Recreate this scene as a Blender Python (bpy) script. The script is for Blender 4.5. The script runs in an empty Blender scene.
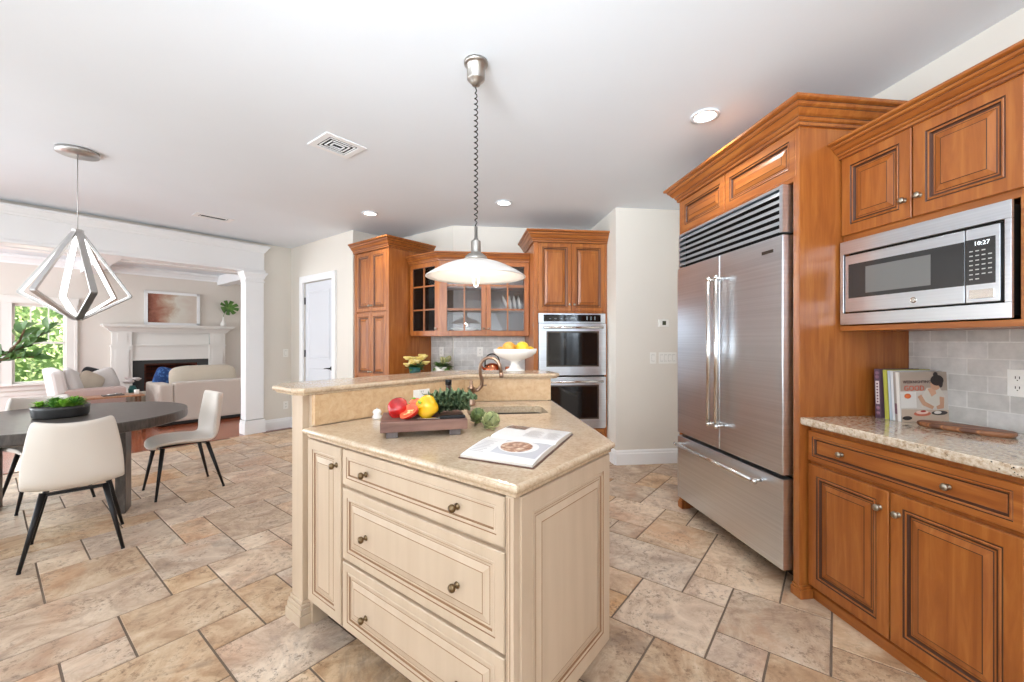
import bpy, math, random
from mathutils import Vector, Matrix
from mathutils.geometry import tessellate_polygon
random.seed(7)
SC = bpy.context.scene
COL = SC.collection
PI = math.pi
W = 0.70710678

# ------------------------------------------------------------------ camera, world, light, exposure
cam_d = bpy.data.cameras.new('camera')
cam_d.sensor_width = 36.0
cam_d.lens = 414 / 1024 * 36
cam_d.clip_start = 0.02
cam = bpy.data.objects.new('camera', cam_d)
cam.location = (0, 0, 1.30)
cam.rotation_euler = (PI / 2, 0, math.radians(-6.9))
COL.objects.link(cam)
SC.camera = cam
SC.view_settings.view_transform = 'Standard'
SC.view_settings.look = 'None'
SC.view_settings.gamma = 1.0
SC.view_settings.use_curve_mapping = False
SC.view_settings.exposure = 0.24

world = bpy.data.worlds.new('world')
SC.world = world
world.use_nodes = True
wb = world.node_tree.nodes['Background']
wb.inputs[0].default_value = (0.86, 0.93, 1.0, 1)
wb.inputs[1].default_value = 2.0


def area(name, loc, aim, sx, sy, power, col=(1, 1, 1), spread=180):
    d = bpy.data.lights.new(name, 'AREA')
    d.shape = 'RECTANGLE'; d.size = sx; d.size_y = sy
    d.energy = power; d.color = col; d.spread = math.radians(spread)
    o = bpy.data.objects.new(name, d)
    COL.objects.link(o)
    o.location = loc
    o.rotation_euler = (Vector(aim) - Vector(loc)).to_track_quat('-Z', 'Y').to_euler()
    return o


def xy(s, t):
    return ((s - t) * W, (s + t) * W)


# daylight through the dining side windows (s = -1.9 wall) and the windows behind the camera
for tc, pw in ((4.6, 52), (2.2, 16), (-0.2, 9)):
    x, y = xy(-1.98, tc); ax_, ay_ = xy(3, tc)
    area('daylight', (x, y, 1.35), (ax_, ay_, 1.35), 1.7, 2.1, pw, (0.88, 0.94, 1.0))
for xc, pw in ((-1.3, 9), (1.0, 9)):
    area('daylight', (xc, -2.3, 1.5), (xc, 3, 1.35), 1.7, 1.9, pw, (0.88, 0.94, 1.0))
# daylight into the living room from its unseen windows and through the far window
x, y = xy(-2.7, 8.6); a_, b_ = xy(3, 8.6)
area('daylight', (x, y, 1.5), (a_, b_, 1.2), 2.6, 1.8, 145, (0.87, 0.94, 1.0))
x, y = xy(0.5, 10.75); a_, b_ = xy(0.5, 5)
area('daylight', (x, y, 1.3), (a_, b_, 1.0), 0.8, 1.3, 12, (1.0, 1.0, 0.97))
# added fill lamps behind the camera, brightening the ceiling and far walls
area('bounce_flash', (0.2, -1.2, 1.75), (0.3, -0.6, 2.7), 1.6, 1.2, 60, (0.84, 0.925, 1.0), 130)
area('bounce_flash', (-1.5, -1.5, 1.9), (-0.2, 2.2, 3.1), 1.8, 1.0, 50, (0.84, 0.925, 1.0), 70)
sun_d = bpy.data.lights.new('sun', 'SUN'); sun_d.energy = 6.0; sun_d.angle = 0.02
sun_d.color = (1.0, 0.96, 0.88)
sun = bpy.data.objects.new('sun', sun_d); COL.objects.link(sun)
sun.rotation_euler = Vector((-0.30, 0.42, -1.0)).to_track_quat('-Z', 'Y').to_euler()


# ------------------------------------------------------------------ materials
def lin(c):
    return tuple((v / 255 / 12.92) if v / 255 <= 0.04045 else ((v / 255 + 0.055) / 1.055) ** 2.4 for v in c) + (1,)


def mat(name, rgb, rough=0.5, metal=0.0, spec=0.5, emis=None, estr=1.0, trans=0.0, alpha=None, coat=0.0, sheen=0.0):
    m = bpy.data.materials.new(name); m.use_nodes = True
    b = m.node_tree.nodes['Principled BSDF']
    b.inputs['Base Color'].default_value = lin(rgb)
    b.inputs['Roughness'].default_value = rough
    b.inputs['Metallic'].default_value = metal
    b.inputs['Specular IOR Level'].default_value = spec
    b.inputs['Coat Weight'].default_value = coat
    b.inputs['Transmission Weight'].default_value = trans
    b.inputs['Sheen Weight'].default_value = sheen
    if emis:
        b.inputs['Emission Color'].default_value = lin(emis)
        b.inputs['Emission Strength'].default_value = estr
    return m


def N(m, kind, **kw):
    n = m.node_tree.nodes.new(kind)
    for k, v in kw.items():
        setattr(n, k, v)
    return n


def L(m, a, b):
    m.node_tree.links.new(a, b)


def bsdf(m):
    return m.node_tree.nodes['Principled BSDF']


def ramp(m, fac, stops, interp='LINEAR'):
    r = N(m, 'ShaderNodeValToRGB'); r.color_ramp.interpolation = interp
    e = r.color_ramp.elements
    while len(e) > 1: e.remove(e[0])
    e[0].position = stops[0][0]; e[0].color = lin(stops[0][1])
    for p, c in stops[1:]:
        q = e.new(p); q.color = lin(c)
    L(m, fac, r.inputs[0])
    return r.outputs[0]


def noise(m, scale, vec=None, detail=4, rough=0.5, dist=0.0):
    n = N(m, 'ShaderNodeTexNoise')
    n.inputs['Scale'].default_value = scale; n.inputs['Detail'].default_value = detail
    n.inputs['Roughness'].default_value = rough; n.inputs['Distortion'].default_value = dist
    if vec is not None: L(m, vec, n.inputs['Vector'])
    return n.outputs['Fac']


def objvec(m, scale=(1, 1, 1), rot=(0, 0, 0)):
    tc = N(m, 'ShaderNodeTexCoord'); mp = N(m, 'ShaderNodeMapping')
    mp.inputs['Scale'].default_value = scale; mp.inputs['Rotation'].default_value = rot
    L(m, tc.outputs['Object'], mp.inputs['Vector'])
    return mp.outputs[0]


def mix(m, fac, a, b, mode='MIX'):
    n = N(m, 'ShaderNodeMix', data_type='RGBA', blend_type=mode)
    if isinstance(fac, (int, float)): n.inputs[0].default_value = fac
    else: L(m, fac, n.inputs[0])
    for i, v in ((6, a), (7, b)):
        if isinstance(v, tuple): n.inputs[i].default_value = lin(v) if len(v) == 3 else v
        else: L(m, v, n.inputs[i])
    return n.outputs[2]


def math_(m, op, a, b=0.0, clamp=False):
    n = N(m, 'ShaderNodeMath', operation=op); n.use_clamp = clamp
    for i, v in enumerate((a, b)):
        if isinstance(v, (int, float)): n.inputs[i].default_value = v
        else: L(m, v, n.inputs[i])
    return n.outputs[0]


def bump(m, h, strength=0.2, dist=0.01):
    b = N(m, 'ShaderNodeBump'); b.inputs['Strength'].default_value = strength
    b.inputs['Distance'].default_value = dist
    L(m, h, b.inputs['Height']); L(m, b.outputs[0], bsdf(m).inputs['Normal'])


def wood(name, dark, midc, light, rough=0.35, sc=(14, 14, 1.2), coat=0.15):
    m = mat(name, midc, rough, coat=coat)
    bsdf(m).inputs['Coat Roughness'].default_value = 0.25
    v = objvec(m, sc)
    a = noise(m, 2.0, v, 6, 0.6, 0.6)
    g = ramp(m, a, [(0.25, dark), (0.5, midc), (0.78, light)])
    blot = noise(m, 1.7, objvec(m, (1, 1, .6)), 3)
    c = mix(m, ramp(m, blot, [(0.3, (60, 60, 60)), (0.75, (0, 0, 0))]), g, dark)
    L(m, c, bsdf(m).inputs['Base Color'])
    return m


M = {}
M['cherry'] = wood('cherry_wood', (136, 72, 28), (163, 94, 39), (187, 119, 56))
M['cherry_x'] = wood('cherry_wood_crosswise', (136, 72, 28), (163, 94, 39), (187, 119, 56), sc=(1.2, 14, 14))
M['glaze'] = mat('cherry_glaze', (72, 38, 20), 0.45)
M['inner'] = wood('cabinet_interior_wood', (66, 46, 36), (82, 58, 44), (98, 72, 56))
cm = mat('cream_paint', (232, 207, 172), 0.38)
L(cm, ramp(cm, noise(cm, 2.0, objvec(cm, (10, 10, 1)), 4), [(0.3, (192, 170, 145)), (0.75, (202, 181, 157))]), bsdf(cm).inputs['Base Color'])
M['cream'] = cm
M['cream_glaze'] = mat('cream_glaze', (140, 104, 74), 0.5)


def paint(name, rgb, rough=0.6):
    m = mat(name, rgb, rough, spec=0.3)
    d = tuple(max(0, v - 3) for v in rgb)
    L(m, ramp(m, noise(m, 1.3, objvec(m), 3), [(0.3, d), (0.7, rgb)]), bsdf(m).inputs['Base Color'])
    bump(m, noise(m, 260, objvec(m), 2), 0.03, 0.001)
    return m


M['wall'] = paint('wall_paint', (226, 220, 210))
M['wall_living'] = paint('living_wall_paint', (222, 214, 205))
M['ceil'] = paint('ceiling_paint', (232, 237, 242))
M['trim'] = paint('white_trim_paint', (240, 240, 240), 0.4)
M['trimcream'] = paint('ivory_mantel_paint', (232, 228, 222), 0.4)
M['door'] = paint('door_paint', (216, 218, 223), 0.4)

# steel
st = mat('brushed_steel', (220, 227, 235), 0.30, 1.0)
L(st, ramp(st, noise(st, 1.0, objvec(st, (.5, .5, 90)), 3), [(0.3, (214, 221, 229)), (0.7, (226, 233, 241))]), bsdf(st).inputs['Base Color'])
M['steel'] = st
M['sinksteel'] = mat('sink_steel', (98, 90, 82), 0.42, 1.0)
M['steel_dark'] = mat('shadow_steel', (90, 84, 78), 0.35, 1.0)  # darker steel: refrigerator body, badge, kick plate, oven window rims
M['chrome'] = mat('polished_steel', (225, 222, 218), 0.16, 1.0)
M['nickel'] = mat('satin_nickel', (178, 174, 168), 0.3, 1.0)
M['bronze'] = mat('antique_bronze', (120, 100, 74), 0.32, 1.0)
M['faucet'] = mat('aged_bronze_nickel', (168, 140, 120), 0.3, 1.0)
M['pewter'] = mat('antique_pewter', (170, 160, 145), 0.3, 1.0)
M['black'] = mat('black_metal', (30, 30, 32), 0.4, 0.4)
M['blackglass'] = mat('black_oven_glass', (16, 16, 17), 0.06, spec=0.7)
M['mwglass'] = mat('microwave_glass', (52, 52, 52), 0.1, spec=0.7)
M['mwwin'] = mat('microwave_window', (120, 120, 118), 0.12, spec=0.6)
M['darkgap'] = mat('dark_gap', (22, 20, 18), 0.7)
M['plastic_w'] = mat('white_plastic', (238, 236, 230), 0.35)
M['plastic_shadow'] = mat('outlet_slot', (70, 66, 60), 0.5)  # dark slots of outlets and gaps around switch rockers
M['led'] = mat('led_strip', (255, 255, 255), 0.4, emis=(255, 255, 255), estr=1.6)
M['lamp'] = mat('lamp_disc', (255, 255, 255), 0.4, emis=(255, 250, 240), estr=6)
M['bulb'] = mat('bulb_glow', (255, 255, 255), 0.4, emis=(255, 240, 215), estr=3)
M['alu'] = mat('brushed_aluminium', (190, 188, 186), 0.35, 0.9)
M['copper'] = mat('copper', (210, 130, 95), 0.2, 1.0)
M['ceramic'] = mat('white_ceramic', (242, 238, 232), 0.25)
M['display'] = mat('display_digits', (255, 255, 255), 0.4, emis=(235, 245, 255), estr=1.2)
M['label_grey'] = mat('keypad_print', (190, 190, 186), 0.5)

# window glass (thin)
g = bpy.data.materials.new('clear_glass'); g.use_nodes = True
nt = g.node_tree; nt.nodes.clear()
out = nt.nodes.new('ShaderNodeOutputMaterial'); mx = nt.nodes.new('ShaderNodeMixShader')
tr = nt.nodes.new('ShaderNodeBsdfTransparent'); gl = nt.nodes.new('ShaderNodeBsdfGlossy')
gl.inputs['Roughness'].default_value = 0.03
fr = nt.nodes.new('ShaderNodeFresnel'); fr.inputs[0].default_value = 1.45
nt.links.new(fr.outputs[0], mx.inputs[0]); nt.links.new(tr.outputs[0], mx.inputs[1])
nt.links.new(gl.outputs[0], mx.inputs[2]); nt.links.new(mx.outputs[0], out.inputs[0])
M['glass'] = g
# frosted pendant glass
fg = mat('frosted_white_glass', (206, 201, 196), 0.3, emis=(255, 244, 228), estr=0.06)
bsdf(fg).inputs['Transmission Weight'].default_value = 0.0
bsdf(fg).inputs['Subsurface Weight'].default_value = 0.0
M['frost'] = fg

# island stone
s1 = mat('beige_stone', (222, 200, 164), 0.22, coat=0.3)
v = objvec(s1)
c1 = ramp(s1, noise(s1, 14, v, 8, 0.7, 0.6), [(0.28, (168, 144, 116)), (0.45, (194, 170, 142)), (0.62, (206, 184, 156)), (0.8, (220, 204, 182))])
c2 = ramp(s1, noise(s1, 90, v, 5, 0.65), [(0.35, (160, 134, 106)), (0.5, (200, 178, 150)), (0.7, (216, 200, 178))])
L(s1, mix(s1, 0.42, c1, c2), bsdf(s1).inputs['Base Color'])
M['stone'] = s1
s3 = mat('beige_stone_riser', (222, 188, 140), 0.25, coat=0.2)
v = objvec(s3)
c1 = ramp(s3, noise(s3, 30, v, 8, 0.7, 0.6), [(0.28, (188, 152, 112)), (0.5, (204, 170, 130)), (0.8, (216, 188, 152))])
L(s3, c1, bsdf(s3).inputs['Base Color'])
M['stone_riser'] = s3
# granite
s2 = mat('speckled_granite', (205, 185, 155), 0.08, coat=0.6)
v = objvec(s2)
c1 = ramp(s2, noise(s2, 55, v, 6, 0.7, 0.3), [(0.3, (146, 118, 94)), (0.42, (190, 168, 142)), (0.56, (216, 202, 182)), (0.75, (232, 224, 212))])
vo = N(s2, 'ShaderNodeTexVoronoi'); vo.inputs['Scale'].default_value = 75; L(s2, v, vo.inputs['Vector'])
sp_ = ramp(s2, vo.outputs['Distance'], [(0.16, (255, 255, 255)), (0.24, (0, 0, 0))])
gate = ramp(s2, noise(s2, 18, v, 2), [(0.50, (0, 0, 0)), (0.56, (255, 255, 255))])
fac = mix(s2, 1.0, sp_, gate, 'MULTIPLY')
L(s2, mix(s2, fac, c1, (52, 40, 34)), bsdf(s2).inputs['Base Color'])
M['granite'] = s2

# travertine tiles
tm = mat('travertine', (205, 180, 150), 0.42)
geo = N(tm, 'ShaderNodeNewGeometry')
rnd = geo.outputs['Random Per Island']
tcn = N(tm, 'ShaderNodeTexCoord')
cx = N(tm, 'ShaderNodeCombineXYZ')
L(tm, math_(tm, 'MULTIPLY', rnd, 37.0), cx.inputs[2]); L(tm, math_(tm, 'MULTIPLY', rnd, 61.0), cx.inputs[0])
va = N(tm, 'ShaderNodeVectorMath', operation='ADD')
L(tm, tcn.outputs['Object'], va.inputs[0]); L(tm, cx.outputs[0], va.inputs[1])
v = va.outputs[0]
base = ramp(tm, noise(tm, 4.2, v, 10, 0.72, 0.9), [(0.28, (142, 112, 84)), (0.42, (183, 153, 125)), (0.54, (206, 181, 153)), (0.72, (228, 210, 187))])
# wavy vein bands
mp = N(tm, 'ShaderNodeVectorRotate', rotation_type='Z_AXIS'); L(tm, v, mp.inputs['Vector'])
L(tm, math_(tm, 'MULTIPLY', rnd, 43.0), mp.inputs['Angle'])
wv = N(tm, 'ShaderNodeTexWave'); wv.inputs['Scale'].default_value = 4.0
wv.inputs['Distortion'].default_value = 11; wv.inputs['Detail'].default_value = 6; wv.inputs['Detail Scale'].default_value = 1.1; wv.inputs['Detail Roughness'].default_value = 0.7
L(tm, mp.outputs[0], wv.inputs['Vector'])
veins = ramp(tm, wv.outputs['Fac'], [(0.0, (170, 170, 170)), (0.22, (60, 60, 60)), (0.6, (0, 0, 0))])
vg = ramp(tm, noise(tm, 2.0, v, 4), [(0.44, (0, 0, 0)), (0.6, (230, 230, 230))])
base = mix(tm, mix(tm, 1.0, veins, vg, 'MULTIPLY'), base, (146, 116, 94))
# rusty / golden blotches on some tiles
bl = ramp(tm, noise(tm, 1.5, v, 5, 0.6, 0.8), [(0.53, (0, 0, 0)), (0.64, (170, 170, 170)), (0.8, (215, 215, 215))])
base = mix(tm, bl, base, (186, 126, 76))
gb = ramp(tm, noise(tm, 2.3, va.outputs[0], 6, 0.7, 1.5), [(0.56, (0, 0, 0)), (0.66, (180, 180, 180))])
base = mix(tm, gb, base, (120, 102, 90))
# pits
pit = ramp(tm, noise(tm, 34, v, 6, 0.8), [(0.52, (0, 0, 0)), (0.62, (235, 235, 235))])
pg = ramp(tm, noise(tm, 5, v, 3), [(0.38, (0, 0, 0)), (0.56, (255, 255, 255))])
pf = mix(tm, 1.0, pit, pg, 'MULTIPLY')
base = mix(tm, pf, base, (122, 94, 72))
hs = N(tm, 'ShaderNodeHueSaturation')
L(tm, base, hs.inputs['Color'])
mr = N(tm, 'ShaderNodeMapRange'); mr.inputs[3].default_value = 0.90; mr.inputs[4].default_value = 1.14
L(tm, rnd, mr.inputs[0]); L(tm, mr.outputs[0], hs.inputs['Value'])
mr2 = N(tm, 'ShaderNodeMapRange'); mr2.inputs[3].default_value = 0.8; mr2.inputs[4].default_value = 1.2
L(tm, math_(tm, 'FRACT', math_(tm, 'MULTIPLY', rnd, 7.31)), mr2.inputs[0]); L(tm, mr2.outputs[0], hs.inputs['Saturation'])
L(tm, hs.outputs[0], bsdf(tm).inputs['Base Color'])
bump(tm, noise(tm, 30, v, 5, 0.6), 0.15, 0.004)
mr3 = N(tm, 'ShaderNodeMapRange'); mr3.inputs[3].default_value = 0.3; mr3.inputs[4].default_value = 0.5
L(tm, noise(tm, 6, v), mr3.inputs[0]); L(tm, mr3.outputs[0], bsdf(tm).inputs['Roughness'])
M['tile'] = tm
M['grout'] = mat('grout', (112, 96, 82), 0.85)

# hardwood floor
hf = mat('hardwood_floor', (150, 84, 48), 0.2, coat=0.3)
bk = N(hf, 'ShaderNodeTexBrick'); bk.offset = 0.37
bk.inputs['Scale'].default_value = 1.0; bk.inputs['Brick Width'].default_value = 1.1; bk.inputs['Row Height'].default_value = 0.08
bk.inputs['Mortar Size'].default_value = 0.0015; bk.inputs['Bias'].default_value = 0.0
bk.inputs['Color1'].default_value = lin((158, 74, 40)); bk.inputs['Color2'].default_value = lin((196, 104, 60)); bk.inputs['Mortar'].default_value = lin((60, 28, 16))
L(hf, objvec(hf, rot=(0, 0, -PI / 4)), bk.inputs['Vector'])
gr = ramp(hf, noise(hf, 3, objvec(hf, (2, 30, 1), (0, 0, -PI / 4)), 5), [(0.3, (120, 120, 120)), (0.7, (255, 255, 255))])
L(hf, mix(hf, 0.5, bk.outputs[0], gr, 'MULTIPLY'), bsdf(hf).inputs['Base Color'])
M['hardwood'] = hf


def bricks(name, c1, c2, mortar, w, h, mort, rough, split_ax='XZ', nz=0.0):
    m = mat(name, c1, rough)
    tc = N(m, 'ShaderNodeTexCoord'); sx = N(m, 'ShaderNodeSeparateXYZ'); cb = N(m, 'ShaderNodeCombineXYZ')
    L(m, tc.outputs['Object'], sx.inputs[0])
    L(m, sx.outputs[0], cb.inputs[0]); L(m, sx.outputs[2], cb.inputs[1])
    b = N(m, 'ShaderNodeTexBrick'); b.inputs['Scale'].default_value = 1.0
    b.inputs['Brick Width'].default_value = w; b.inputs['Row Height'].default_value = h
    b.inputs['Mortar Size'].default_value = mort; b.inputs['Mortar Smooth'].default_value = 0.2
    b.inputs['Color1'].default_value = lin(c1); b.inputs['Color2'].default_value = lin(c2); b.inputs['Mortar'].default_value = lin(mortar)
    L(m, cb.outputs[0], b.inputs['Vector'])
    n = ramp(m, noise(m, 14, cb.outputs[0], 6, 0.6), [(0.3, (214, 214, 214)), (0.7, (255, 255, 255))])
    L(m, mix(m, 0.8, b.outputs[0], n, 'MULTIPLY'), bsdf(m).inputs['Base Color'])
    inv = math_(m, 'SUBTRACT', 1.0, b.outputs['Fac'])
    bump(m, inv, 0.35, 0.003)
    return m


M['splash'] = bricks('grey_marble_tile', (220, 218, 215), (206, 203, 198), (232, 230, 226), 0.152, 0.076, 0.003, 0.3)
M['firebrick'] = bricks('sooty_firebrick', (120, 56, 34), (84, 40, 26), (60, 40, 32), 0.2, 0.065, 0.006, 0.8)
M['slate'] = mat('dark_slate', (58, 58, 58), 0.35)

# dark table
dt = mat('charcoal_oak', (86, 82, 80), 0.33)
L(dt, ramp(dt, noise(dt, 4, objvec(dt, (3, 18, 3), (0, 0, 0.4)), 6, 0.6), [(0.3, (54, 50, 48)), (0.55, (80, 74, 70)), (0.8, (108, 100, 94))]), bsdf(dt).inputs['Base Color'])
M['table'] = dt
lt = mat('ivory_leatherette', (222, 214, 204), 0.5)
bump(lt, noise(lt, 300, objvec(lt), 3), 0.12, 0.001)
M['leather'] = lt


def fabric(name, rgb, sc=220):
    m = mat(name, rgb, 0.9, spec=0.15, sheen=0.2)
    d = tuple(int(v * 0.92) for v in rgb)
    L(m, ramp(m, noise(m, sc, objvec(m), 3), [(0.35, d), (0.65, rgb)]), bsdf(m).inputs['Base Color'])
    bump(m, noise(m, sc, objvec(m), 3), 0.2, 0.002)
    return m


M['sofa'] = fabric('oatmeal_linen', (206, 194, 182))
M['sofacush'] = fabric('beige_linen', (208, 196, 178))
M['blush'] = fabric('blush_linen', (206, 182, 174))
M['whitefab'] = fabric('white_linen', (232, 228, 224))
M['bluefab'] = mat('blue_print_fabric', (50, 84, 140), 0.9)
L(M['bluefab'], ramp(M['bluefab'], noise(M['bluefab'], 22, objvec(M['bluefab']), 2), [(0.42, (36, 66, 120)), (0.55, (70, 112, 168)), (0.7, (190, 204, 220))], 'CONSTANT'), bsdf(M['bluefab']).inputs['Base Color'])
M['blackfab'] = fabric('charcoal_fabric', (50, 48, 50))

# cutting boards
M['boardwood'] = wood('weathered_board_wood', (86, 58, 48), (122, 88, 76), (150, 114, 98), 0.6, (1.5, 12, 12), 0)
M['boardgrey'] = wood('greyed_block_wood', (72, 64, 64), (100, 90, 88), (124, 114, 110), 0.7, (10, 10, 2), 0)
bw = mat('striped_board_wood', (140, 90, 55), 0.4)
wv = N(bw, 'ShaderNodeTexWave'); wv.inputs['Scale'].default_value = 5.5; wv.inputs['Distortion'].default_value = 0.6; wv.bands_direction = 'X'
L(bw, objvec(bw, (1, 1, 1), (0, 0, 0.7)), wv.inputs['Vector'])
L(bw, ramp(bw, wv.outputs['Fac'], [(0.0, (96, 58, 38)), (0.35, (110, 68, 44)), (0.5, (176, 116, 70)), (0.7, (126, 80, 52)), (1.0, (150, 98, 62))]), bsdf(bw).inputs['Base Color'])
M['stripeboard'] = bw


def organic(name, a, b, c, sc=8, rough=0.4, coat=0.0):
    m = mat(name, b, rough, coat=coat)
    L(m, ramp(m, noise(m, sc, objvec(m), 4), [(0.3, a), (0.5, b), (0.72, c)]), bsdf(m).inputs['Base Color'])
    return m


M['redpep'] = organic('red_pepper_skin', (150, 16, 18), (190, 24, 24), (214, 44, 32), 18, 0.2, 0.6)
M['orangepep'] = organic('orange_pepper_flesh', (216, 80, 50), (232, 108, 70), (240, 150, 110), 30, 0.35, 0.3)
M['seed'] = mat('pepper_seeds', (240, 214, 150), 0.5)
M['yelpep'] = organic('yellow_pepper_skin', (236, 160, 10), (246, 184, 20), (250, 206, 50), 12, 0.2, 0.6)
M['greenstem'] = organic('green_stem', (90, 140, 40), (120, 168, 50), (150, 190, 80), 30)
M['kale'] = organic('kale_leaf', (44, 70, 44), (86, 112, 74), (156, 174, 134), 70, 0.6)
M['kalestem'] = mat('kale_stem', (196, 206, 170), 0.5)
M['arti'] = organic('artichoke_green', (112, 122, 72), (152, 156, 104), (206, 198, 152), 22, 0.5)
M['arti2'] = organic('artichoke_deep_green', (70, 88, 44), (110, 124, 70), (150, 150, 96), 22, 0.5)
for k_ in ('arti', 'arti2'):
    m_ = M[k_]; g_ = N(m_, 'ShaderNodeNewGeometry'); h_ = N(m_, 'ShaderNodeHueSaturation'); q_ = N(m_, 'ShaderNodeMapRange')
    q_.inputs[3].default_value = .55; q_.inputs[4].default_value = 1.35
    L(m_, g_.outputs['Random Per Island'], q_.inputs[0]); L(m_, q_.outputs[0], h_.inputs['Value'])
    src = bsdf(m_).inputs['Base Color'].links[0].from_socket; L(m_, src, h_.inputs['Color']); L(m_, h_.outputs[0], bsdf(m_).inputs['Base Color'])
M['leafdark'] = organic('deep_shadow_green', (44, 56, 28), (58, 70, 38), (74, 86, 48), 22, 0.7)
M['lemon'] = organic('lemon_peel', (240, 190, 30), (250, 208, 50), (252, 220, 90), 30, 0.4)
M['orange'] = organic('orange_peel', (226, 150, 50), (238, 170, 70), (244, 190, 100), 30, 0.4)
M['leaf'] = organic('dark_leaf', (52, 88, 34), (84, 124, 54), (122, 160, 84), 14, 0.4, 0.1)
M['lime'] = organic('bright_succulent', (96, 150, 40), (140, 192, 66), (186, 222, 106), 30, 0.5)
M['limedark'] = organic('deep_succulent', (62, 118, 40), (92, 150, 60), (126, 178, 84), 30, 0.5)
M['bark'] = organic('bark', (96, 70, 52), (122, 92, 70), (150, 120, 96), 30, 0.8)
M['flower_y'] = organic('cream_yellow_petal', (214, 186, 90), (232, 210, 130), (244, 230, 176), 20, 0.6)
M['pinkpetal'] = organic('pale_petal', (226, 208, 206), (238, 228, 226), (246, 240, 238), 20, 0.7)
M['teal'] = mat('teal_glaze', (40, 96, 92), 0.3)
M['brownglass'] = mat('brown_bottle_glass', (58, 34, 22), 0.1, coat=0.5)
M['hedge'] = organic('hedge_leaves', (170, 200, 110), (212, 228, 160), (240, 246, 210), 3, 0.5)
M['hedgedark'] = organic('hedge_shade_leaves', (84, 120, 56), (120, 156, 84), (160, 190, 116), 3, 0.5)  # darker leaf tone, mixed in at random and on the backing
M['soil'] = mat('lawn', (120, 150, 70), 0.9)
M['paper'] = mat('glossy_paper', (236, 234, 232), 0.3)
M['pageedge'] = mat('page_edges', (214, 206, 196), 0.7)
M['bookbrown'] = mat('brown_book_cover', (104, 70, 56), 0.4)


def flat(rgb, rough=0.4):
    k = 'c_%d_%d_%d' % rgb
    if k not in M: M[k] = mat('printed_colour', rgb, rough)
    return M[k]


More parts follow.
